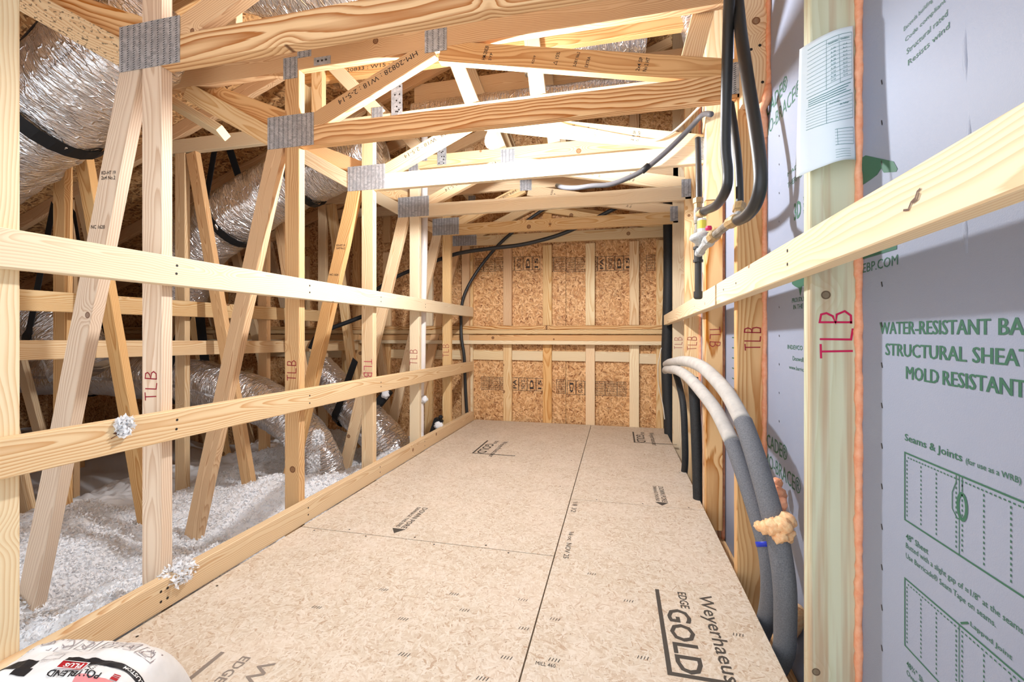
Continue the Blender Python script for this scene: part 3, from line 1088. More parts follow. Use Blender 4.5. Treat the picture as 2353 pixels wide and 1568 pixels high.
def truss(k, y):
    """k = 0 .. 6 from the camera to the gable; y = front face"""
    t = empty('roof_truss', (-1.4, y + 0.019, -0.35))
    tag(t, LAB[k], 'truss', 'roof trusses along the walkway')
    yc = y + 0.019

    def b(name, x0, z0, x1, z1, mat, W=0.085, dy=0.0, c0=0.0, c1=0.0):
        a = Vector((x1 - x0, 0, z1 - z0)).normalized()
        return board(name, (x0, yc + dy, z0), (x1, yc + dy, z1), mat, t, (-a.z, 0, a.x), W=W, cut0=c0, cut1=c1)

    post = b('post', -1.3995, -0.35, -1.3995, 1.988, M_POST[k], 0.075)
    truss_post[k] = post
    ch = b('bottom_chord', -1.361, 1.6945, 0.442, 1.6945, M_CH[k], 0.089)
    b('upper_chord', -2.86, 2.035, 0.442, 2.035, ('pine_orange', 'pine_orange', 'pine_orange', 'pine_pale', 'pine', 'pine', 'pine')[k], 0.089)
    w1 = b('leaning_web', -1.476, 1.70, -2.012, -0.35, M_W1[k], 0.080, 0.0006)
    b('rising_web', -1.485, 1.694, -1.985, 1.977, M_W2[k], 0.080, 0.0012)
    w4 = b('diagonal_web', -1.335, 1.733, -0.735, 1.998, M_W4[k], 0.076, 0.0009)
    d = b('sloping_web', -0.70, 1.978, 0.40, 1.748, M_D[k], 0.082, 0.0014)
    b('side_web', -1.445, 1.786, -2.05, 2.045, ('pine_red', 'pine_red', 'pine_orange', 'pine_orange', 'pine', 'pine', 'pine')[k], 0.085, 0.0395)
    x2 = V2X[k]
    b('far_post', x2, -0.45, x2, 1.988, ('pine', 'pine', 'pine_orange', 'pine', 'pine_orange', 'pine', 'pine_orange')[k], 0.080)
    b('far_web', x2 + 0.085, 1.985, -2.17, -0.40, ('pine', 'pine', 'pine_orange', 'pine_orange', 'pine_orange', 'pine', 'pine')[k], 0.080, 0.0005)
    # upper part under the roof
    L = 3.1 + RS * (-6.6) + 0.047
    b('top_chord', -6.6, L, 0.45, 3.1 + RS * 0.45 + 0.047, 'pine_orange', 0.089)
    for (xa, xb) in ((-1.325, -1.70), (-0.77, -1.02)):
        b('upper_web', xa, 2.082, xb, 3.1 + RS * xb - 0.005, 'pine_pale' if k >= 2 else 'pine', 0.075, 0.0008)
    b('upper_web', -0.405, 2.082, -0.50, 3.1 + RS * -0.50 - 0.005, 'pine_pale', 0.082, 0.0008)
    b('upper_web', -1.735, 2.082, -1.735, 3.1 + RS * -1.735 - 0.002, 'pine', 0.075, 0.002)
    for xv in (-3.7, -4.6):
        b('outer_web', xv, -0.5, xv, 3.1 + RS * xv, 'pine_orange', 0.08)
    b('outer_web', -3.62, 3.1 + RS * -3.62, -2.95, -0.45, 'pine', 0.08, 0.0006)
    b('outer_web', -4.52, 3.1 + RS * -4.52, -3.80, -0.45, 'pine', 0.08, 0.0006)
    if k in (3, 4):
        z = 2.385 if k == 3 else 2.54
        xs = (z - 3.1) / RS + 0.12
        cb = b('collar_tie', xs, z, 0.44, z, 'pine_orange' if k == 3 else 'pine', 0.089 if k == 3 else 0.14, 0.0395)
        if k == 3:
            prnt('factory_stamp', [fit_text('20833 : W15 : 8-7', 0, 0, 0.36, 0.022)], plane_map((-1.56, y + 0.0395, z - 0.012), (1, 0, 0), (0, 0, 1)), 'black_ink', cb)
    # plates
    nail_plate(t, -1.525, -1.288, 1.652, 1.794, y)
    nail_plate(t, -1.442, -1.370, 1.955, 2.049, y)
    nail_plate(t, -0.766, -0.670, 1.975, 2.066, y)
    nail_plate(t, 0.385, 0.440, 1.665, 1.775, y)
    nail_plate(t, -1.37, -1.30, 2.04, 2.12, y)
    xr = -3.75
    nail_plate(t, xr - 0.05, xr + 0.05, 3.1 + RS * xr - 0.06, 3.1 + RS * xr + 0.08, y)
    # lettering on the webs
    if 2 <= k <= 5:
        ax = Vector((0.6, 0, 0.265)).normalized()
        up = Vector((-ax.z, 0, ax.x))
        # reads upside down: starts at the upper end
        o = Vector((-0.80, y + 0.0009, 1.9815)) + up * 0.012
        prnt('factory_stamp', [fit_text('HM-20828 : W18 : 2-5-14', 0, 0, 0.40, 0.022)], plane_map(o, -ax, -up), 'black_ink', w4)
    if k in (1, 3):
        for (zz, lines) in ((1.335, ('KD-HT 19', '2x4 No.2')), (1.165, ('NC 1620',))):
            xx = -1.476 - 0.536 * (1.70 - zz) / 2.05
            geos = [fit_text(q, -0.03, -0.016 * i, 0.058, 0.012, 0.01) for i, q in enumerate(lines)]
            prnt('grade_stamp', geos, plane_map((xx, y + 0.0006, zz), (1, 0, -0.06), (0.06, 0, 1)), 'black_ink', w1)
    if 1 <= k <= 5:
        ax = Vector((1.1, 0, -0.23)).normalized()
        up = Vector((-ax.z, 0, ax.x))
        geos = []
        for (u, t_, w, h) in ((0.20, 'HM-20828', 0.055, 0.016), (0.225, 'SYP', 0.03, 0.012), (0.40, 'KD19', 0.03, 0.010), (0.49, '\u25b3 15%', 0.05, 0.016), (0.565, 'S-DRY No.2', 0.055, 0.012), (0.61, 'EXTRA', 0.04, 0.012), (0.80, '2x4 SP', 0.05, 0.014), (0.825, 'No 2 HT', 0.05, 0.014)):
            geos.append(put(fit_text(t_, 0, 0, w, h, 0.01), u, -0.026, rot=math.pi / 2 - 0.1))
        prnt('grade_stamp', geos, plane_map((-0.70, y + 0.0014, 1.978), ax, up), 'black_ink', d)
    return t


for k, y in enumerate([0.712] + TY):
    truss(k, y if k < 6 else GY - 0.052)

# notes in marker on the posts
for k, (z, s, c) in ((0, (0.62, 0.05, 'red_marker')), (1, (0.622, 0.045, 'red_marker')), (2, (0.618, 0.045, 'red_marker')), (3, (0.53, 0.05, 'magenta_marker')), (4, (0.60, 0.055, 'red_marker')), (5, (0.62, 0.055, 'red_marker'))):
    y = ([0.712] + TY)[k]
    if k == 3:
        handwriting('marker_writing', TLB, (-1.42, y, z + 0.15), (0, 0, -1), (1, 0, 0), s, 0.0035, c, truss_post[k])
    else:
        handwriting('marker_writing', TLB, (-1.378, y, z), (0, 0, 1), (-1, 0, 0), s, 0.0034, c, truss_post[k], sx=0.95)

# small metal straps fixed over the chords
for i, (x, y, z0, z1, lab) in enumerate(((-1.212, TY[2] - 0.003, 2.02, 2.232, 'bare metal strap nailed upright over the upper chord near the lit bulb'), (-1.19, TY[3] - 0.003, 2.0, 2.125, 'perforated strap end showing on the upper chord beyond the bulb'))):
    v, f = box_geo((0, 0, 0), (0.068, 0.002, z1 - z0))
    st = link('metal_strap', mesh('metal_strap', v, f), 'galvanised', None, Matrix.Translation((x, y, (z0 + z1) / 2)))
    tag(st, lab, 'strap', 'metal straps on the chords')
    rs = random.Random(i)
    nails(st, [(x + rs.uniform(-0.025, 0.025), y - 0.001, rs.uniform(z0 + 0.01, z1 - 0.01)) for _ in range(9)], (0, -1, 0), 0.005, 'nail_heads')
v, f = box_geo((0, 0, 0), (0.082, 0.002, 0.034))
st = link('metal_tie', mesh('metal_tie', v, f), 'galvanised', None, Matrix.Translation((-1.245, TY[1] - 0.0012, 2.012)))
tag(st, 'small flat tie plate with two holes on the upper chord', 'strap')
nails(st, [(-1.265, TY[1] - 0.0024, 2.012), (-1.245, TY[1] - 0.0024, 2.012), (-1.225, TY[1] - 0.0024, 2.013)], (0, -1, 0), 0.005, 'nail_heads')

# braces between trusses
br = board('angled_brace', (-2.25, 1.80, 2.03), (-1.86, 1.78, 1.80), 'pine_pale', None, (0.3, -0.9, 0.3), T=0.038, W=0.07)
tag(br, 'short pale brace with a sawn end behind the second truss post', 'brace')
br = board('angled_brace', (0.245, TY[1] + 0.06, 1.76), (0.405, TY[1] + 0.06, 2.40), 'pine', None, (1, 0, 0), W=0.075)
tag(br, 'leaning pale brace beside the black hoses under the roof', 'brace')
br = board('roof_brace', (-2.2, 2.75, 2.32), (-1.55, 2.05, 2.56), 'pine', None, (1, 0, 0.3))
tag(br, 'brace running up to the lit patch of roof board', 'brace')

# ================================================================== RAILS AND BRACING
RX = XL + 0.019
rail = board('guard_rail', (RX, -0.4, 1.0225), (RX, GY - 0.045, 1.0225), 'pine_pale', None, (0, 0, 1))
tag(rail, 'upper guard rail nailed across the posts beside the insulation', 'rail')
nails(rail, [(RX + 0.019, TY[0] + 0.02, 1.04), (RX + 0.019, TY[0] + 0.018, 1.015), (RX + 0.019, TY[1] + 0.02, 1.04), (RX + 0.019, TY[1] + 0.02, 1.01), (RX + 0.019, TY[2] + 0.02, 1.035), (RX + 0.019, TY[2] + 0.02, 1.01), (RX + 0.019, TY[3] + 0.02, 1.03), (RX + 0.019, TY[3] + 0.02, 1.01)], (1, 0, 0), 0.004)
rail = board('guard_rail', (RX, -0.4, 0.566), (RX, GY - 0.045, 0.511), 'pine', None, (0, 0, 1))
tag(rail, 'lower guard rail with a dark knot and a tuft of fibre on it', 'rail')
nails(rail, [(RX + 0.019, TY[0] + 0.02, 0.563), (RX + 0.019, TY[0] + 0.018, 0.535), (RX + 0.019, TY[1] + 0.02, 0.553), (RX + 0.019, TY[1] + 0.02, 0.52), (RX + 0.019, TY[2] + 0.02, 0.545), (RX + 0.019, TY[2] + 0.02, 0.52)], (1, 0, 0), 0.004)
prnt('knot', [([(-0.026, 0.0), (-0.012, 0.006), (0.01, 0.005), (0.026, -0.001), (0.008, -0.005), (-0.012, -0.006)], [(5, 4, 3, 2, 1, 0)]), stroke([(-0.03, -0.012), (-0.01, -0.004), (0.02, -0.008)], 0.002)], plane_map((RX + 0.0192, 0.945, 0.560), (0, 1, 0), (0, 0, 1)), 'knot_brown', rail)
toe = board('toe_board', (RX, -0.4, 0.046), (RX, GY - 0.045, 0.040), 'pine', None, (0, 0, 1))
tag(toe, 'toe board along the deck edge at the foot of the posts', 'board')
nails(toe, [(RX + 0.019, y, z) for y in (1.05, 1.07, 1.70, 2.31, 2.92) for z in (0.03, 0.06)], (1, 0, 0), 0.004)
rail = board('guard_rail', (XR - 0.019, 0.25, 1.016), (XR - 0.019, GY - 0.26, 0.930), 'pine_pale', None, (0, 0, 1), W=0.080)
tag(rail, 'pale guard rail across the studs in front of the grey sheathing', 'rail')
nails(rail, [(XR - 0.038, TY[0] + 0.02, 1.015), (XR - 0.038, TY[0] + 0.02, 0.985), (XR - 0.038, TY[1] + 0.02, 0.985), (XR - 0.038, TY[2] + 0.02, 0.96), (XR - 0.038, TY[1] - 0.15, 0.99)], (-1, 0, 0), 0.004)
prnt('knot', [stroke([(-0.016, -0.010), (-0.006, -0.012), (0.0, -0.004), (0.008, -0.001), (0.012, 0.006), (0.018, 0.008)], 0.0028), stroke([(0.002, -0.006), (0.012, -0.004), (0.016, 0.003)], 0.0022)], plane_map((XR - 0.0385, 0.672, 1.005), (0, -1, 0), (0, 0, 1)), 'knot_brown', rail)
br = board('bracing_board', (-2.725, -0.1, 0.985), (-2.61, 3.75, 0.978), 'pine', None, (0, 0, 1), W=0.098)
tag(br, 'upper long brace nailed along the far row of webs', 'brace')
br = board('bracing_board', (-2.66, -0.1, 0.785), (-2.52, 3.95, 0.700), 'pine', None, (0, 0.1, 1), W=0.09)
tag(br, 'lower long brace nailed along the far row of webs', 'brace')

# ================================================================== BARE BULB
LX, LY, LZ = -0.559, 1.955, 1.708       # centre of the glass
lamp = empty('bare_bulb_lamp', (LX, LY, LZ + 0.10))
tag(lamp, 'bare lit bulb in a white holder fixed behind the chord', 'lamp')
v, f = lathe_geo([(0.0, 0.030), (0.028, 0.030), (0.030, 0.024), (0.024, 0.018), (0.020, 0.012), (0.019, -0.012), (0.016, -0.016)], 20)
link('lamp_holder', mesh('lamp_holder', v, f, True), 'white_porcelain', lamp, Matrix.Translation((LX, LY, LZ + 0.062)))
v, f = lathe_geo([(0.013, 0.066), (0.0135, 0.050), (0.019, 0.034), (0.027, 0.016), (0.0300, -0.002), (0.0285, -0.016), (0.021, -0.028), (0.010, -0.034), (0.001, -0.0355)], 16)
link('bulb_glass', mesh('bulb_glass', v, f, True), 'bulb_glow', lamp, Matrix.Translation((LX, LY, LZ)))
tube('mounting_arm', [(LX, LY, LZ + 0.085), (LX + 0.05, LY - 0.05, LZ + 0.09), (LX + 0.06, LY - 0.15, LZ + 0.04), (LX + 0.06, TY[1] + 0.038, LZ + 0.01)], [0.010, 0.010, 0.009, 0.009], 'white_porcelain', lamp, seg=10)

# ================================================================== FLEXIBLE DUCTS
def duct_rf(seed, amp):
    def rf(d, a, r, p):
        q = Vector((d * 5.0 + seed, math.cos(a) * 1.6, math.sin(a) * 1.6))
        n1 = noise.noise(q)
        n2 = noise.noise(Vector((d * 22.0 + seed, math.cos(a) * 2.5, math.sin(a) * 2.5)))
        n3 = noise.noise(Vector((d * 48.0 + a * 2.0, math.cos(a) * 4 + seed, math.sin(a) * 4)))
        return r * (1 + amp * n1 + amp * 0.55 * n2 + amp * 0.32 * n3)
    return rf


def strap_band(parent, pts, r, at, width=0.045, hang=None, name='strap'):
    """black webbing round the underside of a duct at path parameter at (0..1), with tails up to hang"""
    P = [Vector(p) for p in pts]
    seg = [(P[i + 1] - P[i]).length for i in range(len(P) - 1)]
    tot = sum(seg) * at
    i = 0
    while i < len(seg) - 1 and tot > seg[i]:
        tot -= seg[i]
        i += 1
    c = P[i].lerp(P[i + 1], tot / seg[i])
    t = (P[i + 1] - P[i]).normalized()
    s = t.cross(Vector((0, 0, 1))).normalized()
    u = s.cross(t)
    hang = Vector(hang) if hang is not None else c + Vector((0, 0, 0.5))
    path = [hang + s * 0.05]
    for k in range(13):
        a = math.radians(5 - 190 * k / 12)
        path.append(c + (s * math.cos(a) + u * math.sin(a)) * (r * 1.035))
    path.append(hang - s * 0.05)
    V, F = [], []
    for k, q in enumerate(path):
        n = (q - c).normalized() * 0.002
        V += [q - t * width / 2 + n, q + t * width / 2 + n, q + t * width / 2 - n, q - t * width / 2 - n]
    for k in range(len(path) - 1):
        o = 4 * k
        for j in range(4):
            F.append((o + j, o + (j + 1) % 4, o + 4 + (j + 1) % 4, o + 4 + j))
    F.append((3, 2, 1, 0))
    o = 4 * (len(path) - 1)
    F.append((o, o + 1, o + 2, o + 3))
    return link(name, mesh(name, V, F), 'black_strap', parent)


def duct(label, pts, r, seed, straps=(), amp=0.095, loc=None, group='foil ducts', tex=None):
    d = empty('flexible_duct', loc or pts[0])
    tag(d, label, 'duct', group)
    tube('foil_jacket', pts, r, 'foil', d, seg=48, sub=26, uvmap=True, rfun=duct_rf(seed, amp))
    for (at, hang, w) in straps:
        strap_band(d, pts, r if not isinstance(r, (list, tuple)) else max(r), at, w, hang)
    return d


dA = [(-1.78, 1.42, 2.12), (-1.98, 1.41, 2.00), (-2.22, 1.42, 1.87), (-2.50, 1.42, 1.74), (-2.95, 1.42, 1.56), (-3.5, 1.42, 1.4)]
d1 = duct('large crumpled foil duct slung high behind the nearest truss', dA, [0.13, 0.20, 0.205, 0.19, 0.19, 0.19], 1.0, [(0.36, (-2.20, 1.42, 2.27), 0.065)])
prnt('jacket_print', [fit_text('R-6.0 INSULATED FLEXIBLE DUCT', 0, 0, 0.30, 0.014)], plane_map((-2.02, 1.20, 1.80), (0.9, 0.0, 0.42), (-0.42, 0, 0.9)), 'black_ink', d1)
dB = [(-1.50, 2.62, 2.02), (-1.80, 2.61, 1.96), (-2.15, 2.60, 1.86), (-2.50, 2.60, 1.70), (-2.80, 2.60, 1.56), (-3.05, 2.60, 1.36), (-3.15, 2.60, 1.05)]
duct('foil duct with black straps sagging behind the leaning webs', dB, [0.15, 0.175, 0.19, 0.20, 0.20, 0.20, 0.19], 5.0, [(0.28, (-1.80, 2.6, 2.3), 0.05), (0.60, (-2.62, 2.5, 2.12), 0.055)])
dC = [(-5.2, 2.60, 0.54), (-4.5, 2.60, 0.50), (-3.8, 2.60, 0.51), (-3.3, 2.60, 0.50), (-2.95, 2.60, 0.47), (-2.6, 2.60, 0.40), (-2.35, 2.60, 0.33), (-2.15, 2.62, 0.20), (-2.0, 2.65, 0.03), (-1.93, 2.68, -0.2)]
duct('low foil duct lying level behind the row of webs', dC, [0.16, 0.16, 0.165, 0.16, 0.16, 0.155, 0.15, 0.14, 0.135, 0.13], 9.0, [(0.34, (-3.95, 2.6, 1.05), 0.08), (0.60, (-2.98, 2.6, 0.95), 0.085)])
dD = [(-2.45, 3.25, 0.52), (-2.15, 3.22, 0.26), (-1.92, 3.18, 0.10), (-1.76, 3.16, -0.03), (-1.66, 3.16, -0.24)]
dd = duct('shiny foil duct dropping into the fibre near the vent pipe', dD, [0.14, 0.15, 0.155, 0.16, 0.16], 13.0, [(0.42, (-1.95, 3.1, 0.62), 0.06)])
dE = [(-3.4, 1.98, 0.93), (-3.0, 1.99, 0.90), (-2.85, 2.00, 0.82)]
dE = [(-4.3, 2.02, 0.90), (-3.7, 2.02, 0.93), (-3.35, 2.02, 0.86), (-3.15, 2.02, 0.62)]
duct('short foil duct bend seen between the two long braces', dE, 0.16, 17.0, [(0.8, (-3.3, 2.02, 1.6), 0.06)])
dG = [(-0.62, 2.62, 2.62), (-0.3, 2.62, 2.56), (0.05, 2.61, 2.57), (0.26, 2.60, 2.64), (0.34, 2.58, 2.80)]
dG = [(-0.55, 2.64, 2.545), (-0.2, 2.62, 2.56), (0.0, 2.61, 2.57), (0.14, 2.62, 2.585)]
duct('dark crinkled foil duct under the roof above the upper chord', dG, 0.155, 25.0)
duct('bright foil duct end slanting down beside the leaning brace', [(0.18, 2.42, 2.75), (0.27, 2.40, 2.60), (0.36, 2.38, 2.44), (0.40, 2.36, 2.3)], 0.075, 29.0)
duct('foil duct glimpsed just above the third upper chord', [(-1.25, 2.62, 2.20), (-1.0, 2.62, 2.20), (-0.7, 2.62, 2.20), (-0.2, 2.62, 2.20), (0.25, 2.62, 2.18)], 0.085, 33.0)
duct('foil duct crossing high at the top edge behind the nearest plate', [(-1.9, 1.42, 2.42), (-1.75, 1.43, 2.37), (-1.55, 1.44, 2.25), (-1.3, 1.46, 2.16), (-1.05, 1.46, 2.12), (-0.9, 1.45, 2.2)], 0.10, 37.0)

# ================================================================== CABLES, HOSES, PIPES
def cable(label, pts, r, mat, name='cable', cat='cable', seg=10, sub=8, group=None):
    o = tube(name, pts, r, mat, None, seg=seg, sub=sub)
    return tag(o, label, cat, group)


gc = cable('grey cable swooping from the studs down past the chords', [(0.40, 2.10, 1.79), (0.385, 2.22, 1.845), (0.33, 2.262, 1.80), (0.229, 2.265, 1.706), (0.128, 2.268, 1.630), (0.04, 2.272, 1.592), (-0.04, 2.278, 1.572), (-0.12, 2.283, 1.574), (-0.20, 2.30, 1.575), (-0.27, 2.36, 1.60), (-0.33, 2.50, 1.66)], 0.0125, 'grey_jacket')
tube('black_tape', [(0.150, 2.267, 1.648), (0.118, 2.2675, 1.622)], 0.0155, 'black_strap', gc, seg=10, sub=1)
cable('thin white cable from the bulb up along the sloping web to the wall', [(LX + 0.05, LY - 0.045, LZ + 0.09), (-0.44, 2.12, 1.86), (-0.34, 2.24, 1.893), (-0.15, 2.287, 1.866), (0.003, 2.289, 1.822), (0.12, 2.289, 1.79), (0.187, 2.288, 1.778), (0.25, 2.287, 1.80), (0.31, 2.285, 1.845), (0.383, 2.283, 1.915)], 0.0055, 'white_jacket')
cable('black cable drooping across in front of the gable chord', [(0.02, 3.62, 1.83), (-0.06, 3.62, 1.795), (-0.22, 3.62, 1.72), (-0.42, 3.62, 1.64), (-0.60, 3.62, 1.592), (-0.80, 3.62, 1.558), (-1.05, 3.62, 1.54), (-1.34, 3.63, 1.512), (-1.62, 3.66, 1.44), (-1.93, 3.68, 1.34), (-2.2, 3.7, 1.2)], 0.0165, 'black_rubber')
cable('black cable hanging in a curve down the gable corner to the deck', [(-0.55, 3.93, 1.98), (-0.74, 3.96, 1.88), (-0.92, 3.97, 1.76), (-1.06, 3.97, 1.645), (-1.20, 3.96, 1.49), (-1.31, 3.94, 1.33), (-1.385, 3.93, 1.18), (-1.415, 3.93, 1.05), (-1.418, 3.93, 0.92), (-1.41, 3.92, 0.78), (-1.385, 3.92, 0.62), (-1.38, 3.93, 0.45), (-1.375, 3.94, 0.25), (-1.365, 3.95, 0.06)], 0.0145, 'black_rubber')
cable('black cable crossing behind the far bracing boards', [(-1.95, 3.4, 1.02), (-2.15, 3.3, 0.93), (-2.38, 3.2, 0.82), (-2.46, 3.18, 0.70)], 0.018, 'black_strap')

# thick black gas hoses dropping from above
cable('thick black hose dropping from the roof and hooking back to the brass tee', [(0.302, 1.296, 2.199), (0.305, 1.338, 1.868), (0.311, 1.395, 1.677), (0.316, 1.439, 1.524), (0.325, 1.487, 1.405), (0.334, 1.50, 1.335), (0.334, 1.52, 1.285), (0.330, 1.63, 1.268), (0.322, 1.76, 1.285), (0.315, 1.845, 1.300)], 0.0155, 'black_rubber', 'gas_hose', 'hose', 14)
cable('thick black hose with the widest bend, ending at the long steel pipe', [(0.335, 1.42, 2.35), (0.336, 1.42, 1.95), (0.337, 1.375, 1.72), (0.339, 1.31, 1.53), (0.340, 1.245, 1.37), (0.341, 1.205, 1.25), (0.340, 1.20, 1.19), (0.338, 1.235, 1.155), (0.336, 1.30, 1.146), (0.334, 1.375, 1.152)], 0.016, 'black_rubber', 'gas_hose', 'hose', 14)
cable('slimmer black hose behind the wide bend, running into a brass union', [(0.37, 1.62, 1.60), (0.372, 1.575, 1.49), (0.372, 1.535, 1.38), (0.372, 1.52, 1.30), (0.372, 1.515, 1.225)], 0.0115, 'black_rubber', 'gas_hose', 'hose', 12)
cable('short black hose above the drip leg', [(0.318, 1.93, 1.62), (0.315, 1.90, 1.52), (0.312, 1.875, 1.42), (0.31, 1.86, 1.355)], 0.0115, 'black_rubber', 'gas_hose', 'hose', 12)

gas = empty('gas_manifold', (0.30, 1.84, 1.0))
tag(gas, 'gas pipe assembly with grey regulator and capped black drip leg', 'gas pipe')


def fitting(name, p0, p1, prof, mat, seg=16):
    """turned fitting between two points; prof [(t 0..1, radius)]"""
    p0, p1 = Vector(p0), Vector(p1)
    pts = [p0.lerp(p1, t) for t, r in prof]
    return tube(name, pts, [r for t, r in prof], mat, gas, seg=seg, sub=1, smooth=False)


gx_, gy_ = 0.305, 1.845
fitting('hex_union', (gx_, gy_, 1.355), (gx_, gy_, 1.31), [(0, 0.012), (0.02, 0.019), (0.45, 0.019), (0.5, 0.015), (1, 0.015)], 'old_brass', 6)
fitting('tee_body', (gx_, gy_, 1.315), (gx_, gy_, 1.255), [(0, 0.015), (0.2, 0.017), (0.8, 0.017), (1, 0.015)], 'steel_pipe')
fitting('tee_branch', (gx_, gy_, 1.288), (gx_ + 0.012, gy_ - 0.045, 1.288), [(0, 0.014), (0.7, 0.016), (1, 0.018)], 'old_brass')
fitting('nipple', (gx_, gy_, 1.26), (gx_, gy_, 1.165), [(0, 0.0125), (0.3, 0.0125), (0.32, 0.016), (0.55, 0.016), (0.58, 0.0125), (1, 0.0125)], 'steel_pipe')
fitting('lower_tee', (gx_, gy_, 1.165), (gx_, gy_, 1.105), [(0, 0.0185), (0.15, 0.0185), (0.2, 0.0155), (0.8, 0.0155), (0.85, 0.0185), (1, 0.0185)], 'black_iron')
fitting('drip_leg', (gx_, gy_, 1.11), (gx_, gy_, 0.985), [(0, 0.0125), (1, 0.0125)], 'black_iron')
fitting('pipe_cap', (gx_, gy_, 0.992), (gx_, gy_, 0.962), [(0, 0.0165), (0.7, 0.0165), (0.9, 0.015), (1, 0.010)], 'black_iron')
fitting('regulator_outlet', (gx_, gy_, 1.135), (gx_ + 0.012, gy_ - 0.10, 1.160), [(0, 0.014), (0.3, 0.018), (0.32, 0.014), (1, 0.016)], 'cast_grey')
# regulator: a lens-shaped body with a cap
v, f = lathe_geo([(0.001, 0.026), (0.020, 0.024), (0.040, 0.014), (0.044, 0.004), (0.044, -0.002), (0.036, -0.008), (0.022, -0.018), (0.012, -0.03), (0.001, -0.032)], 24)
link('regulator_body', mesh('regulator_body', v, f, True), 'cast_grey', gas, Matrix.Translation((gx_ + 0.004, gy_ - 0.055, 1.185)))
v, f = lathe_geo([(0.001, 0.0), (0.016, 0.0), (0.016, 0.052), (0.014, 0.056), (0.001, 0.057)], 18)
link('regulator_cap', mesh('regulator_cap', v, f), 'white_porcelain', gas, Matrix.Translation((gx_ + 0.006, gy_ - 0.045, 1.207)))
v, f = lathe_geo([(0.0163, 0.0), (0.0164, 0.001), (0.0164, 0.03), (0.0163, 0.031)], 18)
link('yellow_label', mesh('yellow_label', v, f), 'yellow_label', gas, Matrix.Translation((gx_ + 0.006, gy_ - 0.045, 1.224)))
v, f = lathe_geo([(0.001, 0.0), (0.010, 0.0), (0.012, 0.006), (0.010, 0.014), (0.001, 0.016)], 12)
link('red_knob', mesh('red_knob', v, f), 'red_knob', gas, Matrix.Translation((gx_ + 0.012, gy_ - 0.14, 1.198)))
fitting('hex_bushing', (gx_ + 0.012, gy_ - 0.10, 1.158), (gx_ + 0.018, gy_ - 0.16, 1.166), [(0, 0.014), (0.2, 0.022), (0.6, 0.022), (0.65, 0.018), (1, 0.018)], 'cast_grey', 8)
fitting('union_nut', (gx_ + 0.018, gy_ - 0.16, 1.166), (gx_ + 0.022, gy_ - 0.21, 1.168), [(0, 0.016), (0.1, 0.021), (0.9, 0.021), (1, 0.016)], 'old_brass', 8)
fitting('steel_nipple', (gx_ + 0.022, gy_ - 0.20, 1.168), (gx_ + 0.030, gy_ - 0.38, 1.168), [(0, 0.0135), (1, 0.0135)], 'steel_pipe')
fitting('elbow', (gx_ + 0.028, gy_ - 0.37, 1.166), (gx_ + 0.031, gy_ - 0.44, 1.162), [(0, 0.017), (0.3, 0.019), (0.7, 0.019), (1, 0.015)], 'old_brass', 10)
fitting('hose_union', (0.372, 1.515, 1.235), (0.36, 1.49, 1.185), [(0, 0.012), (0.05, 0.019), (0.5, 0.019), (0.55, 0.014), (1, 0.014)], 'old_brass', 6)
fitting('elbow', (0.361, 1.492, 1.195), (0.338, 1.44, 1.165), [(0, 0.013), (0.5, 0.016), (1, 0.016)], 'cast_grey', 10)

# black sleeve in the far corner and the lines below it
sl = cable('tall black foam sleeve standing in the far wall corner', [(0.41, 3.89, 2.25), (0.41, 3.88, 1.85), (0.412, 3.86, 1.38), (0.405, 3.88, 0.93), (0.397, 3.90, 0.60), (0.404, 3.88, 0.30), (0.412, 3.86, 0.13), (0.42, 3.84, -0.08)], 0.042, 'black_foam', 'pipe_sleeve', 'pipe', 18)
cable('dusty grey insulated line arching out in front, outer of the pair', [(0.345, 3.40, 0.600), (0.335, 3.10, 0.632), (0.32, 2.75, 0.658), (0.315, 2.35, 0.690), (0.32, 2.08, 0.700), (0.335, 1.86, 0.688), (0.36, 1.64, 0.632), (0.375, 1.49, 0.560)], 0.025, 'pipe_insulation_dusty', 'insulated_line', 'pipe', 18)
cable('dusty grey insulated line arching out lower, inner of the pair', [(0.345, 3.45, 0.548), (0.330, 3.25, 0.575), (0.31, 2.85, 0.605), (0.30, 2.45, 0.636), (0.305, 2.15, 0.636), (0.32, 1.93, 0.608), (0.345, 1.72, 0.552), (0.365, 1.58, 0.475)], 0.024, 'pipe_insulation_dusty', 'insulated_line', 'pipe', 18)
l1 = cable('dark grey insulated line plunging past the foam blob behind the deck edge', [(0.375, 1.49, 0.560), (0.382, 1.42, 0.500), (0.390, 1.36, 0.430), (0.400, 1.305, 0.345), (0.408, 1.27, 0.262), (0.415, 1.262, 0.180), (0.425, 1.29, 0.080), (0.435, 1.33, -0.02), (0.44, 1.40, -0.12)], 0.027, 'pipe_insulation', 'insulated_line', 'pipe', 20)
l2 = cable('dark grey insulated line with a blue tape mark, beside the foam blob', [(0.365, 1.58, 0.475), (0.380, 1.50, 0.395), (0.395, 1.43, 0.310), (0.408, 1.385, 0.235), (0.415, 1.375, 0.160), (0.422, 1.40, 0.075), (0.43, 1.46, -0.02), (0.44, 1.54, -0.12)], 0.025, 'pipe_insulation', 'insulated_line', 'pipe', 20)
tube('blue_tape', [(0.4065, 1.389, 0.243), (0.4085, 1.3835, 0.231)], 0.0262, 'blue_tape', l2, seg=18, sub=1)
cable('black pipe dropping between the far studs, nearer the sleeve', [(0.37, 3.05, 0.56), (0.375, 2.93, 0.50), (0.38, 2.80, 0.40), (0.385, 2.77, 0.22), (0.39, 2.80, 0.05), (0.39, 2.9, -0.1)], 0.019, 'black_foam', 'drain_line', 'pipe', 14)
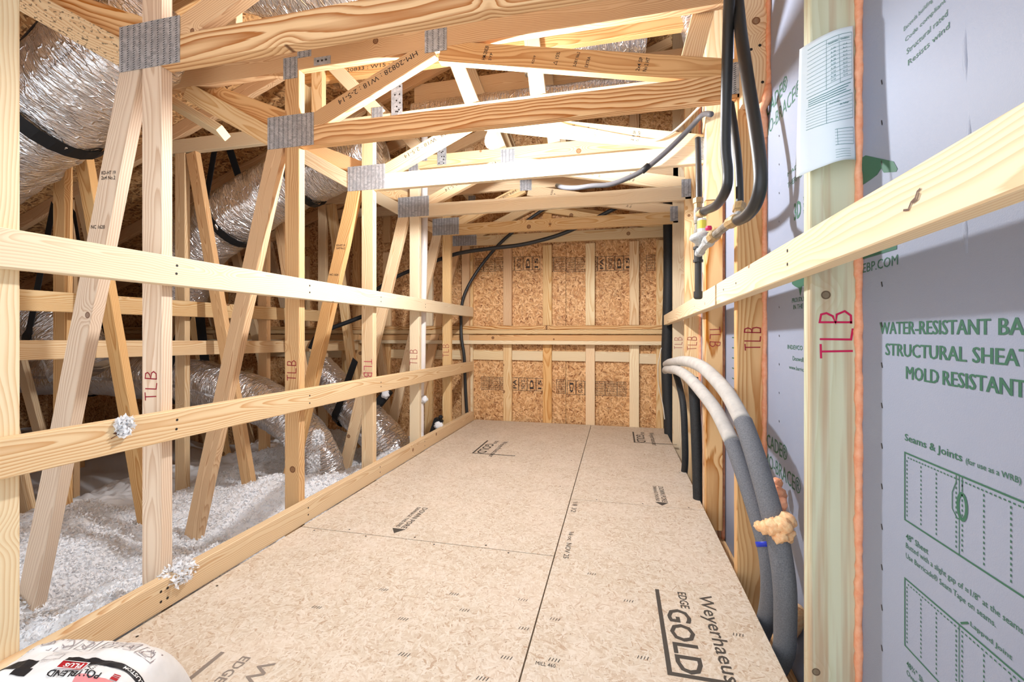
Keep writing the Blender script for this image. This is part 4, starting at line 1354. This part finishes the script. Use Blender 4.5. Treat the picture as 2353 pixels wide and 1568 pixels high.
cable('black pipe dropping between the far studs, behind the arching lines', [(0.38, 2.45, 0.60), (0.385, 2.42, 0.45), (0.39, 2.40, 0.25), (0.395, 2.38, 0.0), (0.40, 2.38, -0.12)], 0.026, 'black_foam', 'drain_line', 'pipe', 14)
cable('thin bare wire looping beside the tall black sleeve', [(0.31, 3.38, 0.72), (0.29, 3.40, 0.60), (0.295, 3.44, 0.45), (0.325, 3.44, 0.30), (0.335, 3.40, 0.2)], 0.003, 'clear_cord', 'thin_wire', 'wire', 6)

# expanding foam blob with a dribble
rb = random.Random(11)
geos = []
blob = empty('foam_blob', (0.43, 1.36, 0.30))
tag(blob, 'lumpy peach foam blob stuck on the insulated lines', 'foam')


def lump(p, r, parent, mat, seed, name='lump'):
    bm = bmesh.new()
    bmesh.ops.create_icosphere(bm, subdivisions=3, radius=1.0)
    for v in bm.verts:
        d = v.co.normalized()
        v.co = d * (r * (1 + 0.32 * noise.noise(d * 2.2 + Vector((seed, 0, 0))) + 0.12 * noise.noise(d * 6 + Vector((seed, 3, 0)))))
    me = bpy.data.meshes.new(name)
    bm.to_mesh(me)
    bm.free()
    me.polygons.foreach_set('use_smooth', [True] * len(me.polygons))
    return link(name, me, mat, parent, Matrix.Translation(p))


for i, (p, r) in enumerate((((0.366, 1.295, 0.322), 0.013), ((0.374, 1.278, 0.326), 0.017), ((0.388, 1.265, 0.335), 0.021), ((0.409, 1.263, 0.340), 0.023), ((0.426, 1.283, 0.346), 0.022), ((0.402, 1.260, 0.314), 0.018), ((0.424, 1.278, 0.312), 0.020), ((0.424, 1.34, 0.368), 0.022), ((0.445, 1.41, 0.372), 0.022), ((0.462, 1.48, 0.38), 0.018))):
    lump(p, r, blob, 'peach_foam' if i < 7 else 'orange_foam', i * 3.1)
tube('dribble', [(0.421, 1.272, 0.30), (0.427, 1.277, 0.278), (0.422, 1.275, 0.258), (0.427, 1.279, 0.238), (0.423, 1.277, 0.222), (0.430, 1.275, 0.208)], [0.008, 0.006, 0.0055, 0.006, 0.005, 0.004], 'peach_foam', blob, seg=10, sub=4)
lo = tube('sealant_bead', [(0.474, 1.36, 0.08), (0.476, 1.38, 0.03), (0.475, 1.41, -0.02)], [0.02, 0.024, 0.02], 'peach_foam', wall_r, seg=12)

# white plastic vent pipe among the far posts
pvc = empty('vent_pipe', (-1.42, 3.10, -0.3))
tag(pvc, 'white plastic vent pipe rising beside the fourth truss post', 'pipe')
px_, py_ = -1.408, 3.10
tube('pipe_run', [(px_ - 0.03, py_, -0.3), (px_ - 0.03, py_, 0.42), (px_ - 0.02, py_, 0.5), (px_ - 0.012, py_, 1.0), (px_, py_, 1.64), (px_, py_, 2.9)], 0.024, 'white_pvc', pvc, seg=20, sub=3)
tube('coupling', [(px_ - 0.023, py_, 0.50), (px_ - 0.022, py_, 0.56)], 0.029, 'white_pvc', pvc, seg=20, sub=1)
lump((px_ + 0.0, py_ - 0.01, 0.33), 0.028, pvc, 'blown_fibre', 4.4, 'fibre_clump')
lump((px_ - 0.02, py_ - 0.07, 0.05), 0.048, pvc, 'blown_fibre', 7.4, 'fibre_clump')

# duct boots with black tape
for i, (p, s, rot, lab) in enumerate((((-1.86, 3.30, 0.30), (0.07, 0.05, 0.16), 0.7, 'black taped collar sticking out of the low foil duct'), ((-1.415, 3.33, 0.06), (0.07, 0.05, 0.17), 0.35, 'black taped collar dusted with fibre beside the vent pipe'))):
    bm = bmesh.new()
    bmesh.ops.create_cube(bm, size=1.0)
    bmesh.ops.scale(bm, vec=s, verts=bm.verts)
    bmesh.ops.bevel(bm, geom=list(bm.edges), offset=0.006, segments=2, affect='EDGES')
    me = bpy.data.meshes.new('taped_collar')
    bm.to_mesh(me)
    bm.free()
    o = link('taped_collar', me, 'black_strap', None, Matrix.Translation(p) @ Matrix.Rotation(rot, 4, 'Y'))
    tag(o, lab, 'collar')
    lump(Vector(p) + Vector((0.03, -0.02, 0.03)), 0.035, o, 'blown_fibre', 2.0 + i, 'fibre_clump')
    if i == 1:
        lump(Vector(p) + Vector((0.045, -0.01, 0.095)), 0.018, o, 'black_strap', 3.0, 'strap_loop')

# ================================================================== PAPER ON THE NEAR STUD
def paper_map(u, v):
    """u 0..1 across, v 0..1 from the foot to the top; curls round the stud edge and away at the foot"""
    x = 0.392 + 0.090 * u + 0.010 * v * (1 - u)
    y = TY[0] - 0.007 - 0.020 * math.sin(math.pi * min(max(u, 0), 1)) * (0.4 + 0.6 * (1 - v)) - 0.010 * (1 - v) ** 2
    if u < 0.32:
        y += (0.32 - u) ** 1.5 * 0.10
        x -= (0.32 - u) * 0.045
    z = 1.182 + 0.268 * v + 0.030 * u * v - 0.012 * (1 - v) * (1 - u) + 0.010 * u * (1 - v) + 0.004 * math.sin(7 * v + 3 * u)
    return Vector((x, y, z))


def paper_lift(u, v, d=0.0009):
    e = 0.01
    p = paper_map(u, v)
    n = (paper_map(u + e, v) - paper_map(u - e, v)).cross(paper_map(u, v + e) - paper_map(u, v - e)).normalized()
    return p + n * d


V, F = rect(0, 0, 1, 1, 26, 40)
pap = link('inspection_sheet', mesh('inspection_sheet', [paper_map(*q) for q in V], F, True), 'paper_blue')
sm = pap.modifiers.new('thickness', 'SOLIDIFY')
sm.thickness = 0.0006
tag(pap, 'pale blue printed form stapled to the greenish stud', 'paper')
g = []


def ln(u0, v0, u1, v1, w=0.006):
    n = 10
    pts = [(u0 + (u1 - u0) * i / n, v0 + (v1 - v0) * i / n) for i in range(n + 1)]
    g.append(stroke(pts, w if abs(u1 - u0) < abs(v1 - v0) else w * 0.45))


rows = [(0.95, 0.60, 12), (0.50, 0.33, 7), (0.26, 0.13, 5)]
for vt, vb, n in rows:
    u0 = 0.10 if n != 5 else 0.5
    ln(u0, vt, 0.94, vt)
    ln(u0, vb, 0.94, vb)
    ln(0.94, vt, 0.94, vb)
    ln(0.34 if n != 5 else 0.55, vt, 0.34 if n != 5 else 0.55, vb)
    if n == 12:
        ln(0.62, vt, 0.64, vb)
    for i in range(1, n):
        v = vt + (vb - vt) * i / n
        ln(u0, v, 0.93, v, 0.004)
for i in range(4):
    ln(0.12, 0.575 - i * 0.017, 0.9 - 0.06 * (i % 3), 0.575 - i * 0.017, 0.009)
for i in range(4):
    ln(0.5, 0.09 - i * 0.02, 0.85, 0.09 - i * 0.02, 0.004)
for (u, v, s) in ((0.38, 0.905, 'Fenestration'), (0.66, 0.905, 'Insulation'), (0.40, 0.47, 'Duct leakage'), (0.62, 0.44, 'Air leakage')):
    g.append(fit_text(s, u, v, 0.22, 0.016, 0.01))
for i in range(9):
    g.append(fit_text('R-38' if i % 2 else '0.35', 0.44, 0.86 - i * 0.028, 0.10, 0.012))
    g.append(fit_text('R-13' if i % 2 else 'U-4', 0.72, 0.86 - i * 0.028, 0.10, 0.012))
V, F = join_geo(g)
link('form_print', mesh('form_print', [paper_lift(*q) for q in V], F), 'teal_ink', pap)

# ================================================================== BAG OF GROUT ON THE DECK
BY = math.radians(13.31 - 2.0)
bx_ = Vector((math.cos(BY), math.sin(BY), 0))
by_ = Vector((-math.sin(BY), math.cos(BY), 0))
bo = Vector((-1.128, 0.712, 0.0))
BL, BD, BH = 0.176, 0.105, 0.142


def bag_h(u, v):
    a = max(0.0, 1 - abs(u) ** 5)
    b = max(0.0, 1 - abs(v) ** 3.2)
    h = BH * (a ** 0.38) * (b ** 0.55)
    return h * (1 + 0.06 * noise.noise(Vector((u * 3.0, v * 3.0, 1.7))) + 0.03 * noise.noise(Vector((u * 9.0, v * 8.0, 4.7))))


def bag_map(u, v, d=0.0):
    p = bo + bx_ * (u * BL) + by_ * (v * BD)
    return Vector((p.x, p.y, 0.002 + bag_h(u, v) + d))


nu, nv = 60, 44
V, F = [], []
for j in range(nv + 1):
    for i in range(nu + 1):
        u = math.sin((i / nu * 2 - 1) * math.pi / 2)
        v = math.sin((j / nv * 2 - 1) * math.pi / 2)
        V.append(bag_map(u, v))
o0 = len(V)
for j in range(nv):
    for i in range(nu):
        a = j * (nu + 1) + i
        F.append((a, a + 1, a + nu + 2, a + nu + 1))
ring = [j * (nu + 1) for j in range(nv, -1, -1)]
bot = []
for i in range(nu + 1):
    bot.append(i)
for j in range(1, nv + 1):
    bot.append(j * (nu + 1) + nu)
for i in range(nu - 1, -1, -1):
    bot.append(nv * (nu + 1) + i)
for j in range(nv - 1, 0, -1):
    bot.append(j * (nu + 1))
F.append(tuple(reversed(bot)))
bag = link('grout_bag', mesh('grout_bag', V, F, True), 'bag_paper')
tag(bag, 'white paper bag of grout lying on the deck by the toe board', 'bag')


def bag_print(name, geos, mat, d=0.0012, flip=True):
    """print on the bag: units are bag half-lengths; text reads from the far side"""
    V, F = join_geo(geos)
    out = []
    for (a, b) in V:
        u, v = (-a, -b + 0.26) if flip else (a, b)
        out.append(bag_map(max(-0.985, min(0.985, u)), max(-0.97, min(0.97, v)), d))
    return link(name, mesh(name, out, F), mat, bag)


def bfit(s, x, y, w, h, b=0.0):
    return fit_text(s, x, y, w, h, b)


# front slope (towards the camera) carries the label, so in flipped units v is positive there
bag_print('label_band', [rect(-0.97, 0.36, 0.02, 0.50, 24, 4)], 'bag_black', 0.0010)
bag_print('label_band', [rect(0.36, 0.40, 0.98, 0.62, 14, 4), rect(0.32, 0.58, 0.5, 0.74, 6, 4)], 'bag_black', 0.0010)
bag_print('maker_name', [bfit('CUSTOM', -0.94, 0.39, 0.24, 0.07, 0.02)], 'bag_white', 0.0018)
bag_print('plus_badge', [rect(-0.30, 0.47, 0.02, 0.62, 8, 4)], 'bag_red', 0.0016)
bag_print('plus_badge', [outline(-0.30, 0.47, 0.02, 0.62, 0.018)], 'bag_white', 0.0020)
bag_print('plus_lettering', [bfit('PLUS', -0.26, 0.50, 0.22, 0.09, 0.03)], 'bag_white', 0.0022)
bag_print('product_name', [bfit('POLYBLEND', -0.56, 0.645, 0.62, 0.11, 0.02)], 'bag_black', 0.0016)
bag_print('rays', [stroke([(-0.34, 0.50 + 0.012 * i), (-0.44, 0.44 + 0.034 * i)], 0.008) for i in range(7)], 'bag_black', 0.0016)
bag_print('small_text', [outline(0.02 + 0.10, 0.28, 0.34, 0.40, 0.008)] + [bfit('INSTRUCTIONS', 0.12, 0.20 + 0.03 * i, 0.2, 0.018) for i in range(2)] + [bfit('NON SANDED', 0.14, 0.42 + 0.03 * i, 0.18, 0.018) for i in range(2)], 'bag_line', 0.0014)
bag_print('pink_strip', [rect(-0.98, 0.72, -0.3, 0.95, 12, 6)], 'bag_pink', 0.0010)
bag_print('small_mark', [rect(-0.76 + 0.0, 0.60, -0.68, 0.615, 2, 1), rect(-0.76, 0.625, -0.68, 0.64, 2, 1), rect(-0.76, 0.65, -0.68, 0.70, 2, 1)], 'bag_red', 0.0014)
# line drawings on the top
g = []
rb = random.Random(5)
for i in range(7):
    x = -0.85 + i * 0.26
    g.append(outline(x, -0.22, x + 0.20, 0.10, 0.010))
    q = [(x + 0.1 + 0.08 * math.cos(t) * rb.uniform(0.5, 1), -0.06 + 0.12 * math.sin(t) * rb.uniform(0.5, 1)) for t in np.linspace(0, 5.5, 12)]
    g.append(stroke(q, 0.012))
    q = [(x + rb.uniform(0.02, 0.18), rb.uniform(-0.2, 0.08)) for t in range(5)]
    g.append(stroke(q, 0.010))
bag_print('line_drawings', g, 'bag_line', 0.0014)

# ================================================================== BLOWN FIBRE
def hfun(x, y):
    """height of the loose fibre beside the walkway"""
    base = -0.13 + 0.05 * math.sin(2.1 * x + 1.0) + 0.05 * math.sin(2.7 * y + 0.5 * x)
    base += 0.10 * noise.noise(Vector((x * 2.2, y * 2.2, 0.3))) + 0.055 * noise.noise(Vector((x * 6, y * 6, 5.3)))
    d = -1.44 - x
    base += 0.10 * math.exp(-(d / 0.25) ** 2)
    base += 0.16 * math.exp(-(((x + 1.75) / 0.30) ** 2 + ((y - 2.15) / 0.30) ** 2))
    base -= 0.14 * min(1.0, max(0.0, (-2.6 - x) / 1.2))
    base -= 0.10 * min(1.0, max(0.0, (y - 2.6) / 0.6))
    return base


x0, x1, y0_, y1_ = -3.6, -1.38, -0.3, 3.93
nx, ny = 170, 300
H = np.zeros((ny + 1, nx + 1))
V = []
for j in range(ny + 1):
    for i in range(nx + 1):
        x = x0 + (x1 - x0) * i / nx
        y = y0_ + (y1_ - y0_) * j / ny
        z = hfun(x, y)
        z += 0.020 * noise.noise(Vector((x * 17, y * 17, 2.0))) + 0.016 * noise.noise(Vector((x * 38, y * 38, 8.0)))
        H[j, i] = z
        V.append((x, y, z))
V = np.array(V)
idx = np.arange((nx + 1) * (ny + 1)).reshape(ny + 1, nx + 1)
quads = np.stack([idx[:-1, :-1], idx[:-1, 1:], idx[1:, 1:], idx[1:, :-1]], -1).reshape(-1, 4)
# loose flakes standing off the surface: small bent shards
NF = 150000
r = rng.random((NF, 2))
fx = x0 + 0.9 + (x1 - x0 - 0.9) * r[:, 0] ** 0.8
fy = 0.35 + (3.90 - 0.35) * r[:, 1] ** 1.25
ii = np.clip(((fx - x0) / (x1 - x0) * nx).astype(int), 0, nx)
jj = np.clip(((fy - y0_) / (y1_ - y0_) * ny).astype(int), 0, ny)
fz = H[jj, ii] + rng.uniform(-0.004, 0.010, NF)


def flakes(c, size):
    n = len(c)
    a = rng.normal(size=(n, 3))
    a /= np.linalg.norm(a, axis=1)[:, None]
    b = rng.normal(size=(n, 3))
    b -= a * (a * b).sum(1)[:, None]
    b /= np.linalg.norm(b, axis=1)[:, None]
    cc = np.cross(a, b)
    s = size[:, None]
    p0 = c - a * s * 0.9
    p1 = c + b * s * 0.45 + cc * s * 0.2
    p2 = c + a * s * 0.9
    p3 = c - b * s * 0.45 + cc * s * 0.25
    pts = np.stack([p0, p1, p2, p3], 1).reshape(-1, 3)
    i4 = np.arange(n)[:, None] * 4
    tris = np.concatenate([i4 + np.array([[0, 1, 2]]), i4 + np.array([[0, 2, 3]])], 0)
    return pts, tris


fp, ft = flakes(np.stack([fx, fy, fz], 1), rng.uniform(0.004, 0.011, NF))


def big_mesh(name, V, quads, tris):
    me = bpy.data.meshes.new(name)
    me.vertices.add(len(V))
    me.vertices.foreach_set('co', np.asarray(V, dtype=np.float32).ravel())
    nq, nt_ = len(quads), len(tris)
    me.loops.add(nq * 4 + nt_ * 3)
    me.loops.foreach_set('vertex_index', np.concatenate([np.asarray(quads).ravel(), np.asarray(tris).ravel()]).astype(np.int32))
    me.polygons.add(nq + nt_)
    st = np.concatenate([np.arange(nq) * 4, nq * 4 + np.arange(nt_) * 3]).astype(np.int32)
    me.polygons.foreach_set('loop_start', st)
    me.update(calc_edges=True)
    me.validate()
    return me


allV = np.concatenate([V, fp], 0)
fib = link('blown_insulation', big_mesh('blown_insulation', allV, quads, ft + len(V)), 'blown_fibre')
tag(fib, 'white blown-in fibre insulation heaped between the trusses', 'insulation', None, 'stuff')
# outlying fibre under the far eaves
Vf, Ff = rect(-7.2, -0.4, -3.60, 3.93, 40, 50)
Vf = [(max(a, -6.93), b, -0.36 + 0.08 * noise.noise(Vector((a * 2, b * 2, 1)))) for a, b in Vf]
fl = link('blown_insulation', mesh('blown_insulation', Vf, Ff, True), 'blown_fibre')
tag(fl, 'thin layer of loose fibre far back under the eaves', 'insulation', None, 'stuff')


def tuft(p, r, n, lab, stretch=(1, 1, 1)):
    d = rng.normal(size=(n, 3))
    d /= np.linalg.norm(d, axis=1)[:, None]
    c = np.array(p) + d * (rng.random((n, 1)) ** 0.5) * r * np.array(stretch)
    pts, tr = flakes(c, rng.uniform(0.005, 0.013, n))
    o = link('fibre_tuft', big_mesh('fibre_tuft', pts, np.zeros((0, 4), int), tr), 'blown_fibre')
    tag(o, lab, 'insulation', None, 'stuff')
    return o


tuft((-1.318, 0.945, 0.575), 0.020, 260, 'tuft of fibre snagged on the lower guard rail', (0.6, 1.2, 1.6))
tuft((-1.345, 1.12, 0.075), 0.05, 900, 'clump of fibre at the foot of the nearest full truss post', (0.8, 1.2, 0.8))
tuft((-1.78, 2.335, 0.02), 0.05, 700, 'tall wisp of fibre clinging between the webs', (0.8, 0.8, 3.2))
tuft((-1.95, 2.32, 0.18), 0.035, 350, 'small wisp of fibre clinging to the far web', (0.9, 0.7, 1.9))
tuft((-1.74, 2.32, 0.20), 0.045, 450, 'wisp of fibre stuck high on the web', (0.9, 0.7, 1.3))

for nm in list(bpy.data.meshes):
    pass
